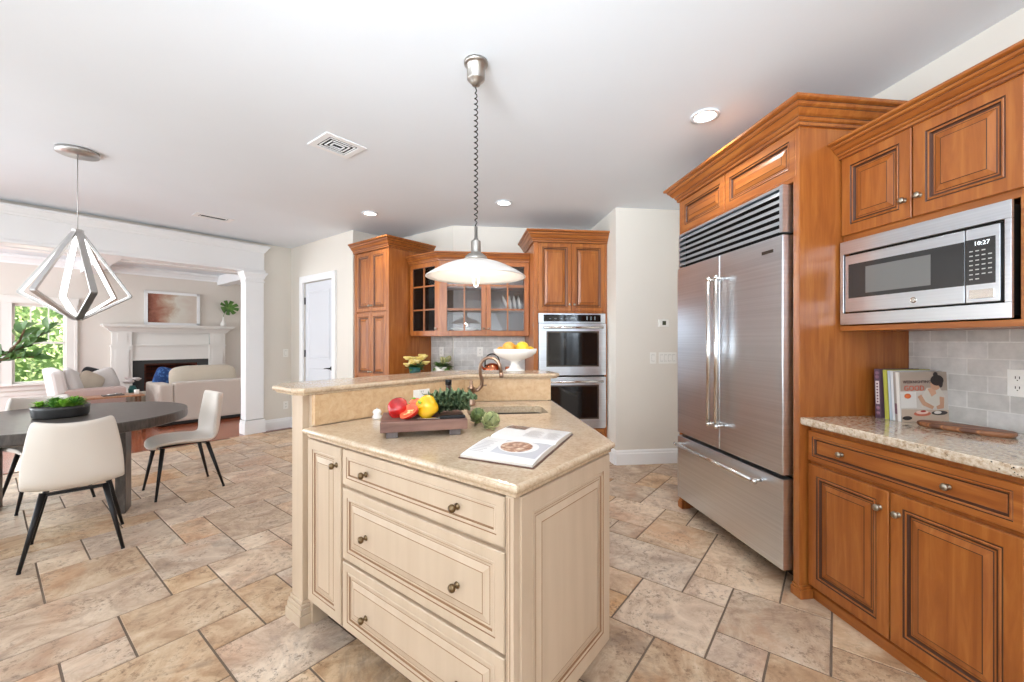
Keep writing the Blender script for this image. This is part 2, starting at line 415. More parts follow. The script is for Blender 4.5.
# ------------------------------------------------------------------ mesh builder
class MB:
    def __init__(self):
        self.v = []; self.f = []; self.m = []; self.s = []; self.T = None

    def add(self, vs, fs, m=0, smooth=False):
        o = len(self.v)
        for p in vs:
            p = Vector(p)
            if self.T is not None: p = self.T @ p
            self.v.append(p)
        for i, f in enumerate(fs):
            self.f.append([o + k for k in f])
            self.m.append(m[i] if isinstance(m, list) else m); self.s.append(smooth)
        return self

    def box(self, x0, x1, y0, y1, z0, z1, m=0):
        x0, x1 = min(x0, x1), max(x0, x1); y0, y1 = min(y0, y1), max(y0, y1); z0, z1 = min(z0, z1), max(z0, z1)
        vs = [(x0, y0, z0), (x1, y0, z0), (x1, y1, z0), (x0, y1, z0), (x0, y0, z1), (x1, y0, z1), (x1, y1, z1), (x0, y1, z1)]
        return self.add(vs, [(0, 3, 2, 1), (4, 5, 6, 7), (0, 1, 5, 4), (1, 2, 6, 5), (2, 3, 7, 6), (3, 0, 4, 7)], m)

    def prism(self, poly, z0, z1, m=0, holes=()):
        loops = [list(poly)] + [list(h) for h in holes]
        flatp = [p for l in loops for p in l]
        tris = tessellate_polygon([[Vector((p[0], p[1], 0)) for p in l] for l in loops])
        n = len(flatp); vs = [(p[0], p[1], z0) for p in flatp] + [(p[0], p[1], z1) for p in flatp]
        fs = []
        for t in tris:
            a, b, c = [Vector(flatp[i]) for i in t]
            cr = (b - a).x * (c - a).y - (b - a).y * (c - a).x
            t = list(t) if cr > 0 else list(t)[::-1]
            fs.append([i + n for i in t]); fs.append(t[::-1])
        o = 0
        for l in loops:
            k = len(l)
            area_ = sum(l[i][0] * l[(i + 1) % k][1] - l[(i + 1) % k][0] * l[i][1] for i in range(k))
            ccw = area_ > 0; outer = (o == 0)
            for i in range(k):
                a, b = o + i, o + (i + 1) % k
                q = (a, b, b + n, a + n)
                fs.append(q if ccw == outer else q[::-1])
            o += k
        return self.add(vs, fs, m)

    def lathe(self, prof, c=(0, 0, 0), axis='Z', seg=24, m=0, smooth=True, fn=None, cap=True):
        vs = []; fs = []; ms = []
        n = len(prof)
        for i, (r, h) in enumerate(prof):
            for j in range(seg):
                a = 2 * PI * j / seg
                rr_ = r * (fn(a, h) if fn else 1)
                x, y, z = rr_ * math.cos(a), rr_ * math.sin(a), h
                if axis == 'Y': x, y, z = x, -h, y       # profile runs towards -y
                elif axis == 'X': x, y, z = h, x, y
                vs.append((c[0] + x, c[1] + y, c[2] + z))
        for i in range(n - 1):
            for j in range(seg):
                a, b = i * seg + j, i * seg + (j + 1) % seg
                fs.append((a, b, b + seg, a + seg))
        if cap and prof[0][0] > 1e-6: fs.append(tuple(range(seg))[::-1])
        if cap and prof[-1][0] > 1e-6: fs.append(tuple((n - 1) * seg + j for j in range(seg)))
        return self.add(vs, fs, m, smooth)

    def tube(self, pts, r, seg=8, m=0, cap=True, flatten=None):
        pts = [Vector(p) for p in pts]; n = len(pts)
        rs = r if isinstance(r, (list, tuple)) else [r] * n
        vs = []; fs = []; up = None
        for i, p in enumerate(pts):
            d = (pts[min(i + 1, n - 1)] - pts[max(i - 1, 0)]).normalized()
            if up is None:
                up = Vector((0, 0, 1)) if abs(d.z) < 0.9 else Vector((1, 0, 0))
            a = d.cross(up).normalized(); b = a.cross(d).normalized(); up = b
            for j in range(seg):
                t = 2 * PI * j / seg
                fa = flatten if flatten else 1
                vs.append(p + (a * math.cos(t) + b * math.sin(t) * fa) * rs[i])
        for i in range(n - 1):
            for j in range(seg):
                q, w = i * seg + j, i * seg + (j + 1) % seg
                fs.append((q, w, w + seg, q + seg))
        if cap:
            fs.append(tuple(range(seg))[::-1]); fs.append(tuple((n - 1) * seg + j for j in range(seg)))
        return self.add(vs, fs, m, True)

    def ball(self, c, r, sc=(1, 1, 1), m=0, seg=12, rings=8, fn=None, rot=None):
        vs = []; fs = []
        for i in range(rings + 1):
            p = PI * i / rings
            for j in range(seg):
                a = 2 * PI * j / seg
                k = fn(a, p) if fn else 1
                q = Vector((math.sin(p) * math.cos(a) * sc[0], math.sin(p) * math.sin(a) * sc[1], -math.cos(p) * sc[2])) * (r * k)
                if rot: q = rot @ q
                vs.append(Vector(c) + q)
        for i in range(rings):
            for j in range(seg):
                a, b = i * seg + j, i * seg + (j + 1) % seg
                fs.append((a, b, b + seg, a + seg))
        return self.add(vs, fs, m, True)

    def panel(self, x0, x1, z0, z1, y, rings, th=0.02, m=0):
        """panelled door face in the plane y (facing -y); rings = (inset, depth, material of the strip up to it)"""
        vs = []; fs = []; ms = []
        lv = [(0, th, 0)] + rings
        for ins, d, mm in lv:
            vs += [(x0 + ins, y + d, z0 + ins), (x1 - ins, y + d, z0 + ins), (x1 - ins, y + d, z1 - ins), (x0 + ins, y + d, z1 - ins)]
        for i in range(1, len(lv)):
            for j in range(4):
                a, b = (i - 1) * 4 + j, (i - 1) * 4 + (j + 1) % 4
                fs.append((a, b, b + 4, a + 4)); ms.append(lv[i][2])
        k = (len(lv) - 1) * 4
        fs.append((k, k + 1, k + 2, k + 3)); ms.append(0)
        fs.append((3, 2, 1, 0)); ms.append(0)
        return self.add(vs, fs, ms)

    def sweep(self, path, prof, m=0, closed=False, mats=None):
        """sweep profile (out, z) along a plan polyline; 'out' is to the right of the path direction"""
        n = len(path); P = [Vector((p[0], p[1])) for p in path]; offs = []
        for i in range(n):
            ds = []
            if closed or i > 0: ds.append((P[i] - P[i - 1]).normalized())
            if closed or i < n - 1: ds.append((P[(i + 1) % n] - P[i]).normalized())
            ns = [Vector((d.y, -d.x)) for d in ds]
            b = sum(ns, Vector((0, 0)))
            b.normalize(); k = 1 / max(0.3, b.dot(ns[0]))
            offs.append(b * k)
        vs = []; fs = []; ms = []; k = len(prof)
        for i in range(n):
            for (o, z) in prof:
                q = P[i] + offs[i] * o; vs.append((q.x, q.y, z))
        rng = range(n) if closed else range(n - 1)
        for i in rng:
            for j in range(k - 1):
                a = i * k + j; b = ((i + 1) % n) * k + j
                fs.append((a, b, b + 1, a + 1)); ms.append(mats[j] if mats else m)
        if not closed:
            fs.append(tuple(range(k))); ms.append(m)
            fs.append(tuple((n - 1) * k + j for j in range(k))[::-1]); ms.append(m)
        return self.add(vs, fs, ms)

    def mesh(self, name, mats, base=(0, 0, 0)):
        me = bpy.data.meshes.new(name)
        b = Vector(base)
        me.from_pydata([tuple(p - b) for p in self.v], [], self.f)
        for mm in mats: me.materials.append(M[mm] if isinstance(mm, str) else mm)
        me.polygons.foreach_set('material_index', self.m)
        me.polygons.foreach_set('use_smooth', self.s)
        me.update()
        return me


def bev(o, w=0.004, seg=2, ang=40):
    b = o.modifiers.new('bevel', 'BEVEL'); b.width = w; b.segments = seg
    b.limit_method = 'ANGLE'; b.angle_limit = math.radians(ang)
    return o


def tag(o, label=None, cat=None, group=None, kind=None):
    if label: o['label'] = label
    if cat: o['category'] = cat
    if group: o['group'] = group
    if kind: o['kind'] = kind
    return o


def rotp(ang, b):
    c, s = math.cos(ang), math.sin(ang)
    return (b[0] * c - b[1] * s, b[0] * s + b[1] * c, b[2])


R0, RR, RD, RP = 0.0, -PI / 2, -PI / 4, PI / 4
# frames:  R0: (X,Y)   RR (right wall): lx=-Y, ly=X   RD (island front, pantry): lx=-t, ly=s   RP (house axes): lx=s, ly=t


class Thing:
    def __init__(self, name, label, cat, ang=0.0, base=(0, 0, 0), group=None):
        self.b = base; self.ang = ang
        self.o = bpy.data.objects.new(name, None); self.o.empty_display_size = 0.05
        COL.objects.link(self.o)
        self.o.location = rotp(ang, base); self.o.rotation_euler = (0, 0, ang)
        tag(self.o, label, cat, group)

    def part(self, name, mb, mats, parent=None, bevel=0, label=None, kind=None):
        if not isinstance(mats, (list, tuple)): mats = [mats]
        o = bpy.data.objects.new(name, mb.mesh(name, mats, self.b))
        COL.objects.link(o); o.parent = parent or self.o
        if bevel: bev(o, bevel)
        if label: o['label'] = label
        if kind: o['kind'] = kind
        return o


def single(name, mb, mats, label, cat, ang=0.0, base=(0, 0, 0), group=None, bevel=0, kind=None):
    if not isinstance(mats, (list, tuple)): mats = [mats]
    o = bpy.data.objects.new(name, mb.mesh(name, mats, base)); COL.objects.link(o)
    o.location = rotp(ang, base); o.rotation_euler = (0, 0, ang)
    tag(o, label, cat, group, kind)
    if bevel: bev(o, bevel)
    return o


def struct(name, mb, mats, ang=0.0, base=(0, 0, 0), bevel=0, parent=None):
    if not isinstance(mats, (list, tuple)): mats = [mats]
    o = bpy.data.objects.new(name, mb.mesh(name, mats, base)); COL.objects.link(o)
    if parent is not None:
        o.parent = parent
    else:
        o.location = rotp(ang, base); o.rotation_euler = (0, 0, ang)
        o['kind'] = 'structure'
    if bevel: bev(o, bevel)
    return o


def copy_tree(o, parent=None):
    c = o.copy(); COL.objects.link(c)
    if parent is not None: c.parent = parent
    for ch in list(o.children): copy_tree(ch, c)
    return c


def text_mb(s, size, T, mb=None, m=0, ext=0.0003, align='CENTER'):
    """lettering as mesh geometry; T maps text xy to the surface"""
    cu = bpy.data.curves.new('t', 'FONT'); cu.body = s; cu.size = size; cu.align_x = align; cu.align_y = 'CENTER'; cu.extrude = ext; cu.resolution_u = 2
    ob = bpy.data.objects.new('t', cu); COL.objects.link(ob)
    bpy.context.view_layer.update()
    me = bpy.data.meshes.new_from_object(ob.evaluated_get(bpy.context.evaluated_depsgraph_get()))
    mb = mb or MB()
    mb.add([T @ v.co for v in me.vertices], [tuple(p.vertices) for p in me.polygons], m)
    bpy.data.objects.remove(ob); bpy.data.curves.remove(cu); bpy.data.meshes.remove(me)
    return mb


def facing(x, y, z, rotz=0.0):
    """text plane facing -y at x,y,z (x right, z up)"""
    return Matrix.Translation((x, y, z)) @ Matrix.Rotation(rotz, 4, 'Z') @ Matrix.Rotation(PI / 2, 4, 'X')


def inset(poly, d):
    """offset a CCW polygon inwards by d"""
    n = len(poly); P = [Vector(p) for p in poly]; out = []
    for i in range(n):
        a = (P[i] - P[i - 1]).normalized(); b = (P[(i + 1) % n] - P[i]).normalized()
        na = Vector((-a.y, a.x)); nb = Vector((-b.y, b.x)); s = (na + nb).normalized()
        out.append(tuple(P[i] + s * (d / max(0.3, s.dot(na)))))
    return out


def slab(poly, levels, mb=None, m=0, holes=()):
    """slab whose edge follows levels [(inset, z)...] from top to bottom; poly CCW"""
    mb = mb or MB()
    loops = [inset(poly, i) for i, z in levels]; n = len(poly)
    vs = []; fs = []
    for l, (i, z) in zip(loops, levels): vs += [(p[0], p[1], z) for p in l]
    for k in range(len(levels) - 1):
        for j in range(n):
            a, b = k * n + j, k * n + (j + 1) % n
            fs.append((a, a + n, b + n, b))
    mb.add(vs, fs, m)
    for idx, up in ((0, True), (-1, False)):
        lp = [loops[idx]] + [list(h) for h in holes]; fl = [p for l in lp for p in l]; z = levels[idx][1]
        tr_ = tessellate_polygon([[Vector((p[0], p[1], 0)) for p in l] for l in lp])
        ff = []
        for t in tr_:
            a, b, c = [Vector(fl[i]) for i in t]
            cr = (b - a).x * (c - a).y - (b - a).y * (c - a).x
            t = list(t) if (cr > 0) == up else list(t)[::-1]
            ff.append(t)
        mb.add([(p[0], p[1], z) for p in fl], ff, m)
    for h in holes:
        k = len(h); zt, zb = levels[0][1], levels[-1][1]
        mb.add([(p[0], p[1], zt) for p in h] + [(p[0], p[1], zb) for p in h], [(i, (i + 1) % k, (i + 1) % k + k, i + k) for i in range(k)], m)
    return mb


# ------------------------------------------------------------------ room shell
U = 0.2045; S0 = -0.0175; T0 = 0.0175
cell = [(1, 9, 3, 11), (1, 11, 2, 12), (2, 11, 4, 13), (3, 10, 4, 11), (4, 10, 5, 12), (3, 8, 5, 10), (3, 13, 4, 14),
        (4, 12, 6, 14), (5, 14, 6, 15), (5, 9, 7, 12), (0, 7, 3, 9), (0, 12, 2, 13)]
mb = MB(); gp = 0.0042


def inside_kitchen(s, t):
    x, y = xy(s, t)
    return -2.0 < s and t < 6.42 and x < 2.5 and y > -2.4 and y < 5.3 + (0 if x > -0.2 else 9)


for a in range(-4, 9):
    for b in range(-5, 7):
        for (i0, k0, i1, k1) in cell:
            s0, s1 = S0 + U * (i0 + 6 * a) + gp, S0 + U * (i1 + 6 * a) - gp
            t0, t1 = T0 + U * (k0 + 6 * b) + gp, T0 + U * (k1 + 6 * b) - gp
            if not inside_kitchen((s0 + s1) / 2, (t0 + t1) / 2): continue
            t1 = min(t1, 6.42)
            if t1 - t0 < 0.02: continue
            e = 0.0015; z = 0.0
            vs = [(s0, t0, z - .0035), (s1, t0, z - .0035), (s1, t1, z - .0035), (s0, t1, z - .0035),
                  (s0 + e, t0 + e, z), (s1 - e, t0 + e, z), (s1 - e, t1 - e, z), (s0 + e, t1 - e, z)]
            mb.add(vs, [(4, 5, 6, 7), (0, 1, 5, 4), (1, 2, 6, 5), (2, 3, 7, 6), (3, 0, 4, 7)], 0)
mb.add([(-2.0, -6, -.0035), (6, -6, -.0035), (6, 6.42, -.0035), (-2.0, 6.42, -.0035)], [(0, 1, 2, 3)], 1)
mb.box(-2.0, 6, -6, 6.42, -.12, -.02, 1)
struct('floor', mb, ['tile', 'grout'], RP)
mb = MB(); mb.box(-2.9, 4.1, 6.42, 10.7, -.12, 0.0)
struct('floor', mb, 'hardwood', RP)

mb = MB()
mb.prism([xy(-2.05, 6.56), xy(-2.05, -3.6), (2.55, -2.45), (2.55, 5.25), (0.0, 5.3), xy(3.7, 3.6), xy(3.7, 6.56)], 2.70, 2.82)
struct('ceiling', mb, 'ceil')
mb = MB(); mb.box(-2.95, 4.1, 6.56, 10.7, 2.70, 2.82)
struct('ceiling', mb, 'ceil', RP)

H = 2.70
mb = MB(); mb.box(2.34, 2.50, -2.4, 4.18, 0, H); struct('wall_right', mb, 'wall')
mb = MB(); mb.box(1.603, 2.50, 4.18, 5.22, 0, H); struct('wall_alcove', mb, 'wall')
mb = MB(); mb.prism([(-.107, 5.07), (1.603, 5.07), (1.603, 5.2), (-.16, 5.2)], 0, H); struct('wall_back', mb, 'wall')
mb = MB(); mb.prism([xy(3.509, 3.661), (-.16, 5.2), xy(3.64, 3.72), xy(3.64, 4.92), xy(3.509, 4.80)], 0, H); struct('wall_angled', mb, 'wall')
mb = MB(); mb.box(2.87, 3.509, 4.80, 4.92, 0, H); struct('wall_pantry', mb, 'wall', RP)
# door wall (s = 2.87) with an opening for the door, frame RD: lx=-t, ly=s
D0, D1, DZ = -6.085, -5.275, 2.14
mb = MB(); mb.box(-6.5, D0, 2.87, 2.99, 0, H); mb.box(D1, -4.92, 2.87, 2.99, 0, H); mb.box(D0, D1, 2.87, 2.99, DZ, H)
struct('wall_door_side', mb, 'wall', RD)
# the wall with the wide cased opening into the living room (t = 6.5)
mb = MB(); mb.box(2.45, 2.99, 6.5, 6.62, 0, H); mb.box(-2.05, 2.45, 6.5, 6.62, 2.655, H)
struct('wall_opening', mb, 'wall', RP)
# dining side wall s=-1.9 with three windows, frame RD-like: lx=-t, ly=s
mb = MB()
wins = [(-5.45, -3.75), (-3.05, -1.35), (-0.65, 1.05)]
xs = [-6.6] + [v for w in wins for v in w] + [3.6]
for i in range(0, len(xs), 2): mb.box(xs[i], xs[i + 1], -2.02, -1.90, 0, H)
for a, b in wins: mb.box(a, b, -2.02, -1.90, 0, .25); mb.box(a, b, -2.02, -1.90, 2.4, H)
struct('wall_left', mb, 'wall', RD)
mb = MB(); mb.box(-4.9, -2.15, -2.4, -2.28, 0, H); mb.box(-.45, .15, -2.4, -2.28, 0, H); mb.box(1.85, 2.5, -2.4, -2.28, 0, H)
for a, b in ((-2.15, -.45), (.15, 1.85)): mb.box(a, b, -2.4, -2.28, 0, .5); mb.box(a, b, -2.4, -2.28, 2.45, H)
struct('wall_rear', mb, 'wall')
n = 2
for a, b in wins:
    mb = MB()
    for x in (a, (a + b) / 2 - .03, b - .06): mb.box(x, x + .06, -1.97, -1.92, .25, 2.4)
    mb.box(a, b, -1.97, -1.92, .25, .32); mb.box(a, b, -1.97, -1.92, 2.33, 2.4)
    struct('window_%d' % n, mb, 'trim', RD); n += 1
for a, b in ((-2.15, -.45), (.15, 1.85)):
    mb = MB()
    for x in (a, (a + b) / 2 - .03, b - .06): mb.box(x, x + .06, -2.35, -2.31, .5, 2.45)
    mb.box(a, b, -2.35, -2.31, .5, .57); mb.box(a, b, -2.35, -2.31, 2.38, 2.45); mb.box(a, b, -2.35, -2.31, 1.45, 1.5)
    struct('window_%d' % n, mb, 'trim'); n += 1

# living room walls
WX0, WX1, WZ0, WZ1 = 0.28, 0.876, 0.60, 1.90       # visible window opening
FB0, FB1, FBZ = 1.90, 2.745, 0.86                    # firebox opening
mb = MB()
mb.box(-2.9, WX0, 10.5, 10.62, 0, H); mb.box(WX1, FB0, 10.5, 10.62, 0, H)
mb.box(WX0, WX1, 10.5, 10.62, 0, WZ0); mb.box(WX0, WX1, 10.5, 10.62, WZ1, H)
mb.box(FB1, 4.1, 10.5, 10.62, 0, H); mb.box(FB0, FB1, 10.5, 10.62, FBZ, H)
struct('wall_far', mb, 'wall_living', RP)
mb = MB(); mb.box(3.95, 4.07, 6.62, 10.5, 0, H); struct('wall_living_right', mb, 'wall_living', RP)
mb = MB(); mb.box(-2.9, -2.78, 6.62, 7.4, 0, H); mb.box(-2.9, -2.78, 9.9, 10.5, 0, H); mb.box(-2.9, -2.78, 7.4, 9.9, 0, .6); mb.box(-2.9, -2.78, 7.4, 9.9, 2.4, H)
struct('wall_living_left', mb, 'wall_living', RP)

# header over the opening, its crown, and coffer beams
tr_n = [1]


def trim(mb, mats='trim', ang=RP, bevel=0):
    o = struct('trim_%d' % tr_n[0], mb, mats, ang, bevel=bevel); tr_n[0] += 1; return o


mb = MB(); mb.box(-2.0, 2.479, 6.46, 6.66, 2.30, 2.60)
mb.sweep([(-2.0, 6.46), (2.479, 6.46), (2.479, 6.5)], [(0, 2.555), (.012, 2.56), (.016, 2.575), (.03, 2.59), (.05, 2.625), (.06, 2.63), (.06, 2.652), (0, 2.652)])
mb.sweep([(-2.0, 6.46), (2.479, 6.46), (2.479, 6.5)], [(0, 2.27), (.014, 2.275), (.014, 2.30), (.006, 2.315), (0, 2.315)])
mb.box(-2.0, 2.479, 6.46, 6.66, 2.27, 2.31)
mb.box(-2.0, 2.479, 6.46, 6.5, 2.60, 2.655)
trim(mb)
# column with capital and plinth
mb = MB()
mb.box(2.236, 2.466, 6.44, 6.62, .2, 2.2)
mb.box(2.262, 2.44, 6.434, 6.44, .32, 2.02)
for z0, z1, e in ((2.185, 2.27, .012), (2.13, 2.15, .01), (0, .15, .02), (.15, .19, .012)):
    mb.box(2.236 - e, 2.466 + e, 6.44 - e, 6.62, z0, z1)
mb.sweep([(2.236, 6.62), (2.236, 6.44), (2.466, 6.44), (2.466, 6.5)], [(0, 2.19), (.012, 2.2), (.03, 2.235), (.04, 2.245), (.04, 2.27), (0, 2.27)])
trim(mb, bevel=.003)
# crown on the far wall, coffer beams
mb = MB(); mb.sweep([(-2.78, 10.5), (3.95, 10.5)], [(0, 2.56), (.015, 2.56), (.02, 2.59), (.06, 2.64), (.09, 2.66), (.09, 2.70), (0, 2.70)]); trim(mb)
mb = MB()
for s in (-0.9, 1.15, 3.2): mb.box(s - .1, s + .1, 6.62, 10.5, 2.50, 2.70)
mb.box(-2.78, 3.95, 8.5, 8.68, 2.52, 2.70)
trim(mb, bevel=.004)
# baseboards
bb = [(0, 0), (.018, 0), (.018, .115), (.012, .125), (.012, .14), (.004, .155), (0, .155)]


def baseb(name, path, ang=0.0):
    m_ = MB(); m_.sweep(path, bb); return struct(name, m_, 'trim', ang)


baseb('baseboard_back', [(1.603, 4.5), (1.603, 4.18), (2.335, 4.18)][1:])
baseb('baseboard_alcove', [(1.603, 4.40), (1.603, 4.18)])
baseb('baseboard_opening', [(2.49, 6.5), (2.87, 6.5)], RP)
baseb('baseboard_door_side', [(-6.5, 2.87), (D0 - .1, 2.87)], RD)
baseb('baseboard_pantry', [(D1 + .1, 2.87), (-4.81, 2.87)], RD)
baseb('baseboard_far', [(.9, 10.5), (1.33, 10.5)], RP)
baseb('baseboard_right', [(3.3, 10.5), (3.9, 10.5)], RP)

# door casing and door
mb = MB(); cw = .085
mb.box(D0 - cw, D0, 2.845, 2.87, 0, DZ + cw); mb.box(D1, D1 + cw, 2.845, 2.87, 0, DZ + cw); mb.box(D0, D1, 2.845, 2.87, DZ, DZ + cw)
mb.box(D0 - cw - .005, D0 - cw + .015, 2.84, 2.87, 0, DZ + cw); mb.box(D1 + cw - .015, D1 + cw + .005, 2.84, 2.87, 0, DZ + cw)
mb.box(D0 - cw - .005, D1 + cw + .005, 2.84, 2.87, DZ + cw - .015, DZ + cw + .005)
trim(mb, 'trim', RD)
mb = MB(); mb.box(D0 + .006, D1 - .006, 2.885, 2.92, .008, DZ - .01)
prn = [(.0, 0, 0), (.012, .010, 0), (.03, .010, 0), (.055, .001, 0)]
w0, w1 = D0 + .006, D1 - .006
for z0, z1 in ((.2, .92), (1.05, DZ - .13)):
    mb.panel(w0 + .11, w1 - .11, z0, z1, 2.8795, [(0, 0, 0), (.008, .004, 0), (.02, .006, 0), (.03, .0, 0), (.034, .0045, 0), (.06, .002, 0)], th=.005)
dr = struct('door_1', mb, 'door', RD)
mb = MB()
mb.lathe([(0, 0), (.028, 0), (.028, .008), (.012, .012), (.010, .045), (0, .045)], (D1 - .075, 2.885, .93), 'Y', 16)
mb.tube([(D1 - .075, 2.845, .93), (D1 - .12, 2.84, .932), (D1 - .19, 2.842, .925)], [.009, .008, .006], 8)
struct('lever_handle', mb, 'black', parent=dr)
for z in (1.12, 1.88):
    mb = MB(); mb.box(D0 - .008, D0 + .012, 2.87, 2.886, z - .05, z + .05); struct('hinge', mb, 'black', parent=dr)

# living room window: casing, sashes, muntins, glass
wt = Thing('window_1', None, None, RP, (WX0, 10.5, WZ0)); wt.o['kind'] = 'structure'
del_keys = [k for k in ('label', 'category') if k in wt.o]
for k in del_keys: del wt.o[k]
mb = MB()
mb.box(WX0 - .16, WX0, 10.47, 10.5, WZ0 - .05, WZ1 + .02); mb.box(WX1, WX1 + .13, 10.47, 10.5, WZ0 - .05, WZ1 + .02)
mb.box(WX0 - .18, WX1 + .15, 10.46, 10.5, WZ1 + .02, WZ1 + .12); mb.box(WX0 - .19, WX1 + .16, 10.45, 10.5, WZ1 + .12, WZ1 + .14)
mb.box(WX1 + .10, WX1 + .135, 10.46, 10.5, WZ0 - .05, WZ1 + .02); mb.box(WX0 - .165, WX0 - .13, 10.46, 10.5, WZ0 - .05, WZ1 + .02)
mb.box(WX0 - .19, WX1 + .16, 10.42, 10.5, WZ0 - .03, WZ0); mb.box(WX0 - .16, WX1 + .13, 10.475, 10.5, WZ0 - .11, WZ0 - .03)
wt.part('window_frame', mb, 'trimcream', bevel=.003)
mb = MB(); zm = 1.27
mb.box(WX0, WX1, 10.53, 10.56, WZ0, WZ0 + .03); mb.box(WX0, WX1, 10.53, 10.56, WZ1 - .03, WZ1); mb.box(WX0, WX1, 10.53, 10.56, zm - .018, zm + .018)
mb.box(WX0, WX0 + .03, 10.53, 10.56, WZ0, WZ1); mb.box(WX1 - .03, WX1, 10.53, 10.56, WZ0, WZ1)
for k in (1, 2):
    x = WX0 + (WX1 - WX0) * k / 3; mb.box(x - .009, x + .009, 10.54, 10.55, zm, WZ1)
mb.box(WX0, WX1, 10.54, 10.55, 1.58, 1.60)
wt.part('sash', mb, 'trimcream')
mb = MB(); mb.box(WX0 + .01, WX1 - .01, 10.543, 10.547, WZ0 + .01, WZ1 - .01)
wt.part('pane', mb, 'glass')
# wainscot under the window
mb = MB()
mb.panel(-.4, 1.2, .16, .46, 10.484, [(0, 0, 0), (.05, 0, 0), (.06, .008, 0), (.09, .008, 0)], th=.016)
trim(mb, 'trimcream')

# ------------------------------------------------------------------ outside
mb = MB(); mb.box(-3, 4, 10.9, 17, -.5, -.4)
struct('ground', mb, 'soil', RP)
rnd_ = random.Random(3)
mb = MB()
for i in range(5200):
    s = rnd_.uniform(-1.4, 1.9); t = 12.2 + rnd_.random() ** 1.5 * .9; z = rnd_.uniform(-.4, 3.6)
    t += .22 * math.sin(s * 3.1 + z * 2.0) + .18 * math.sin(z * 4.3 - s * 2)
    a = rnd_.uniform(.035, .075); n_ = Vector((rnd_.gauss(0, .7), -1, rnd_.gauss(.4, .7))).normalized()
    u_ = n_.orthogonal().normalized(); u_.rotate(Matrix.Rotation(rnd_.uniform(0, 6.28), 3, n_)); w_ = n_.cross(u_)
    c = Vector((s, t, z))
    mb.add([c - u_ * a, c + w_ * a * .45 + n_ * a * .1, c + u_ * a, c - w_ * a * .45 + n_ * a * .1], [(0, 1, 2, 3)], 0 if rnd_.random() < .72 else 1)
mb.ball((.2, 13.5, 1.4), 1.0, (2.2, .5, 2.6), 1, 24, 16, fn=lambda a, p: 1 + .05 * math.sin(9 * a) * math.sin(7 * p))
single('hedge', mb, ['hedge', 'hedgedark'], 'sunlit green hedge foliage outside the living room window', 'hedge', RP, (.2, 12.6, -.4), kind='stuff')

# ------------------------------------------------------------------ panel ring profiles
def rings(fr=.05, raised=True):
    r = [(0, .003, 0), (.003, 0, 0), (fr - .006, 0, 0), (fr - .003, .003, 1), (fr, .003, 1), (fr + .003, .0005, 0), (fr + .008, .002, 0), (fr + .012, .009, 1), (fr + .018, .010, 1), (fr + .023, .010, 0)]
    if raised: r += [(fr + .026, .0085, 1), (fr + .048, .002, 0), (fr + .051, .0012, 1)]
    return r


def rings_c(fr=.05):
    return [(0, .003, 0), (.003, 0, 0), (fr - .004, 0, 0), (fr - .002, .0025, 1), (fr + .001, .001, 0), (fr + .009, .002, 0), (fr + .011, .006, 1), (fr + .0135, .0065, 1),
            (fr + .020, .0065, 0), (fr + .022, .006, 1), (fr + .044, .001, 0), (fr + .0465, .0006, 1)]


def srings_c(fr=.03):
    return [(0, .003, 0), (.003, 0, 0), (fr - .004, 0, 0), (fr - .002, .0025, 1), (fr + .001, .001, 0), (fr + .007, .002, 0), (fr + .009, .006, 1), (fr + .0115, .0065, 1), (fr + .018, .0065, 0)]


def srings(fr=.03):
    return [(0, .003, 0), (.003, 0, 0), (fr - .005, 0, 0), (fr - .002, .003, 1), (fr + .001, .0005, 0), (fr + .006, .002, 0), (fr + .010, .008, 1), (fr + .014, .009, 1), (fr + .017, .008, 0)]


def knob(th, parent, x, y, z, mt, r=.0135, label=None):
    m_ = MB()
    m_.lathe([(0, 0), (r * .75, 0), (r * .75, .002), (r * .35, .005), (r * .35, .010), (r * .8, .013), (r, .018), (r * .9, .023), (r * .5, .026), (0, .027)], (x, y, z), 'Y', 14)
    return th.part('knob', m_, mt, parent=parent)


crown = [(0, 0), (.010, 0), (.010, .003), (.013, .006), (.014, .016), (.014, .019), (.022, .024), (.026, .034), (.026, .038), (.036, .044), (.050, .064), (.050, .068), (.060, .074), (.064, .084), (.064, .088), (.078, .092), (.082, .096), (.082, .108), (0, .108)]
crm = [0, 1, 0, 0, 1, 0, 0, 1, 0, 0, 1, 0, 0, 1, 0, 0, 0, 0]


def crown_at(z, h=.108, o=.082):
    return [(a * o / .082, z + b * h / .108) for a, b in crown]


def door(th, x0, x1, z0, z1, y, mts, fr=.05, kn=None, km='pewter', name='door', raised=True, th_=.02, r=.0145):
    m_ = MB(); m_.panel(x0, x1, z0, z1, y, rings(fr, raised) if min(x1 - x0, z1 - z0) > .22 else srings(fr * .62), th=th_)
    d = th.part(name, m_, mts)
    for k in (kn or []): knob(th, d, k[0], y, k[1], km, r)
    return d


CH = ['cherry', 'glaze']; CHX = ['cherry_x', 'glaze']; CR = ['cream', 'cream_glaze']

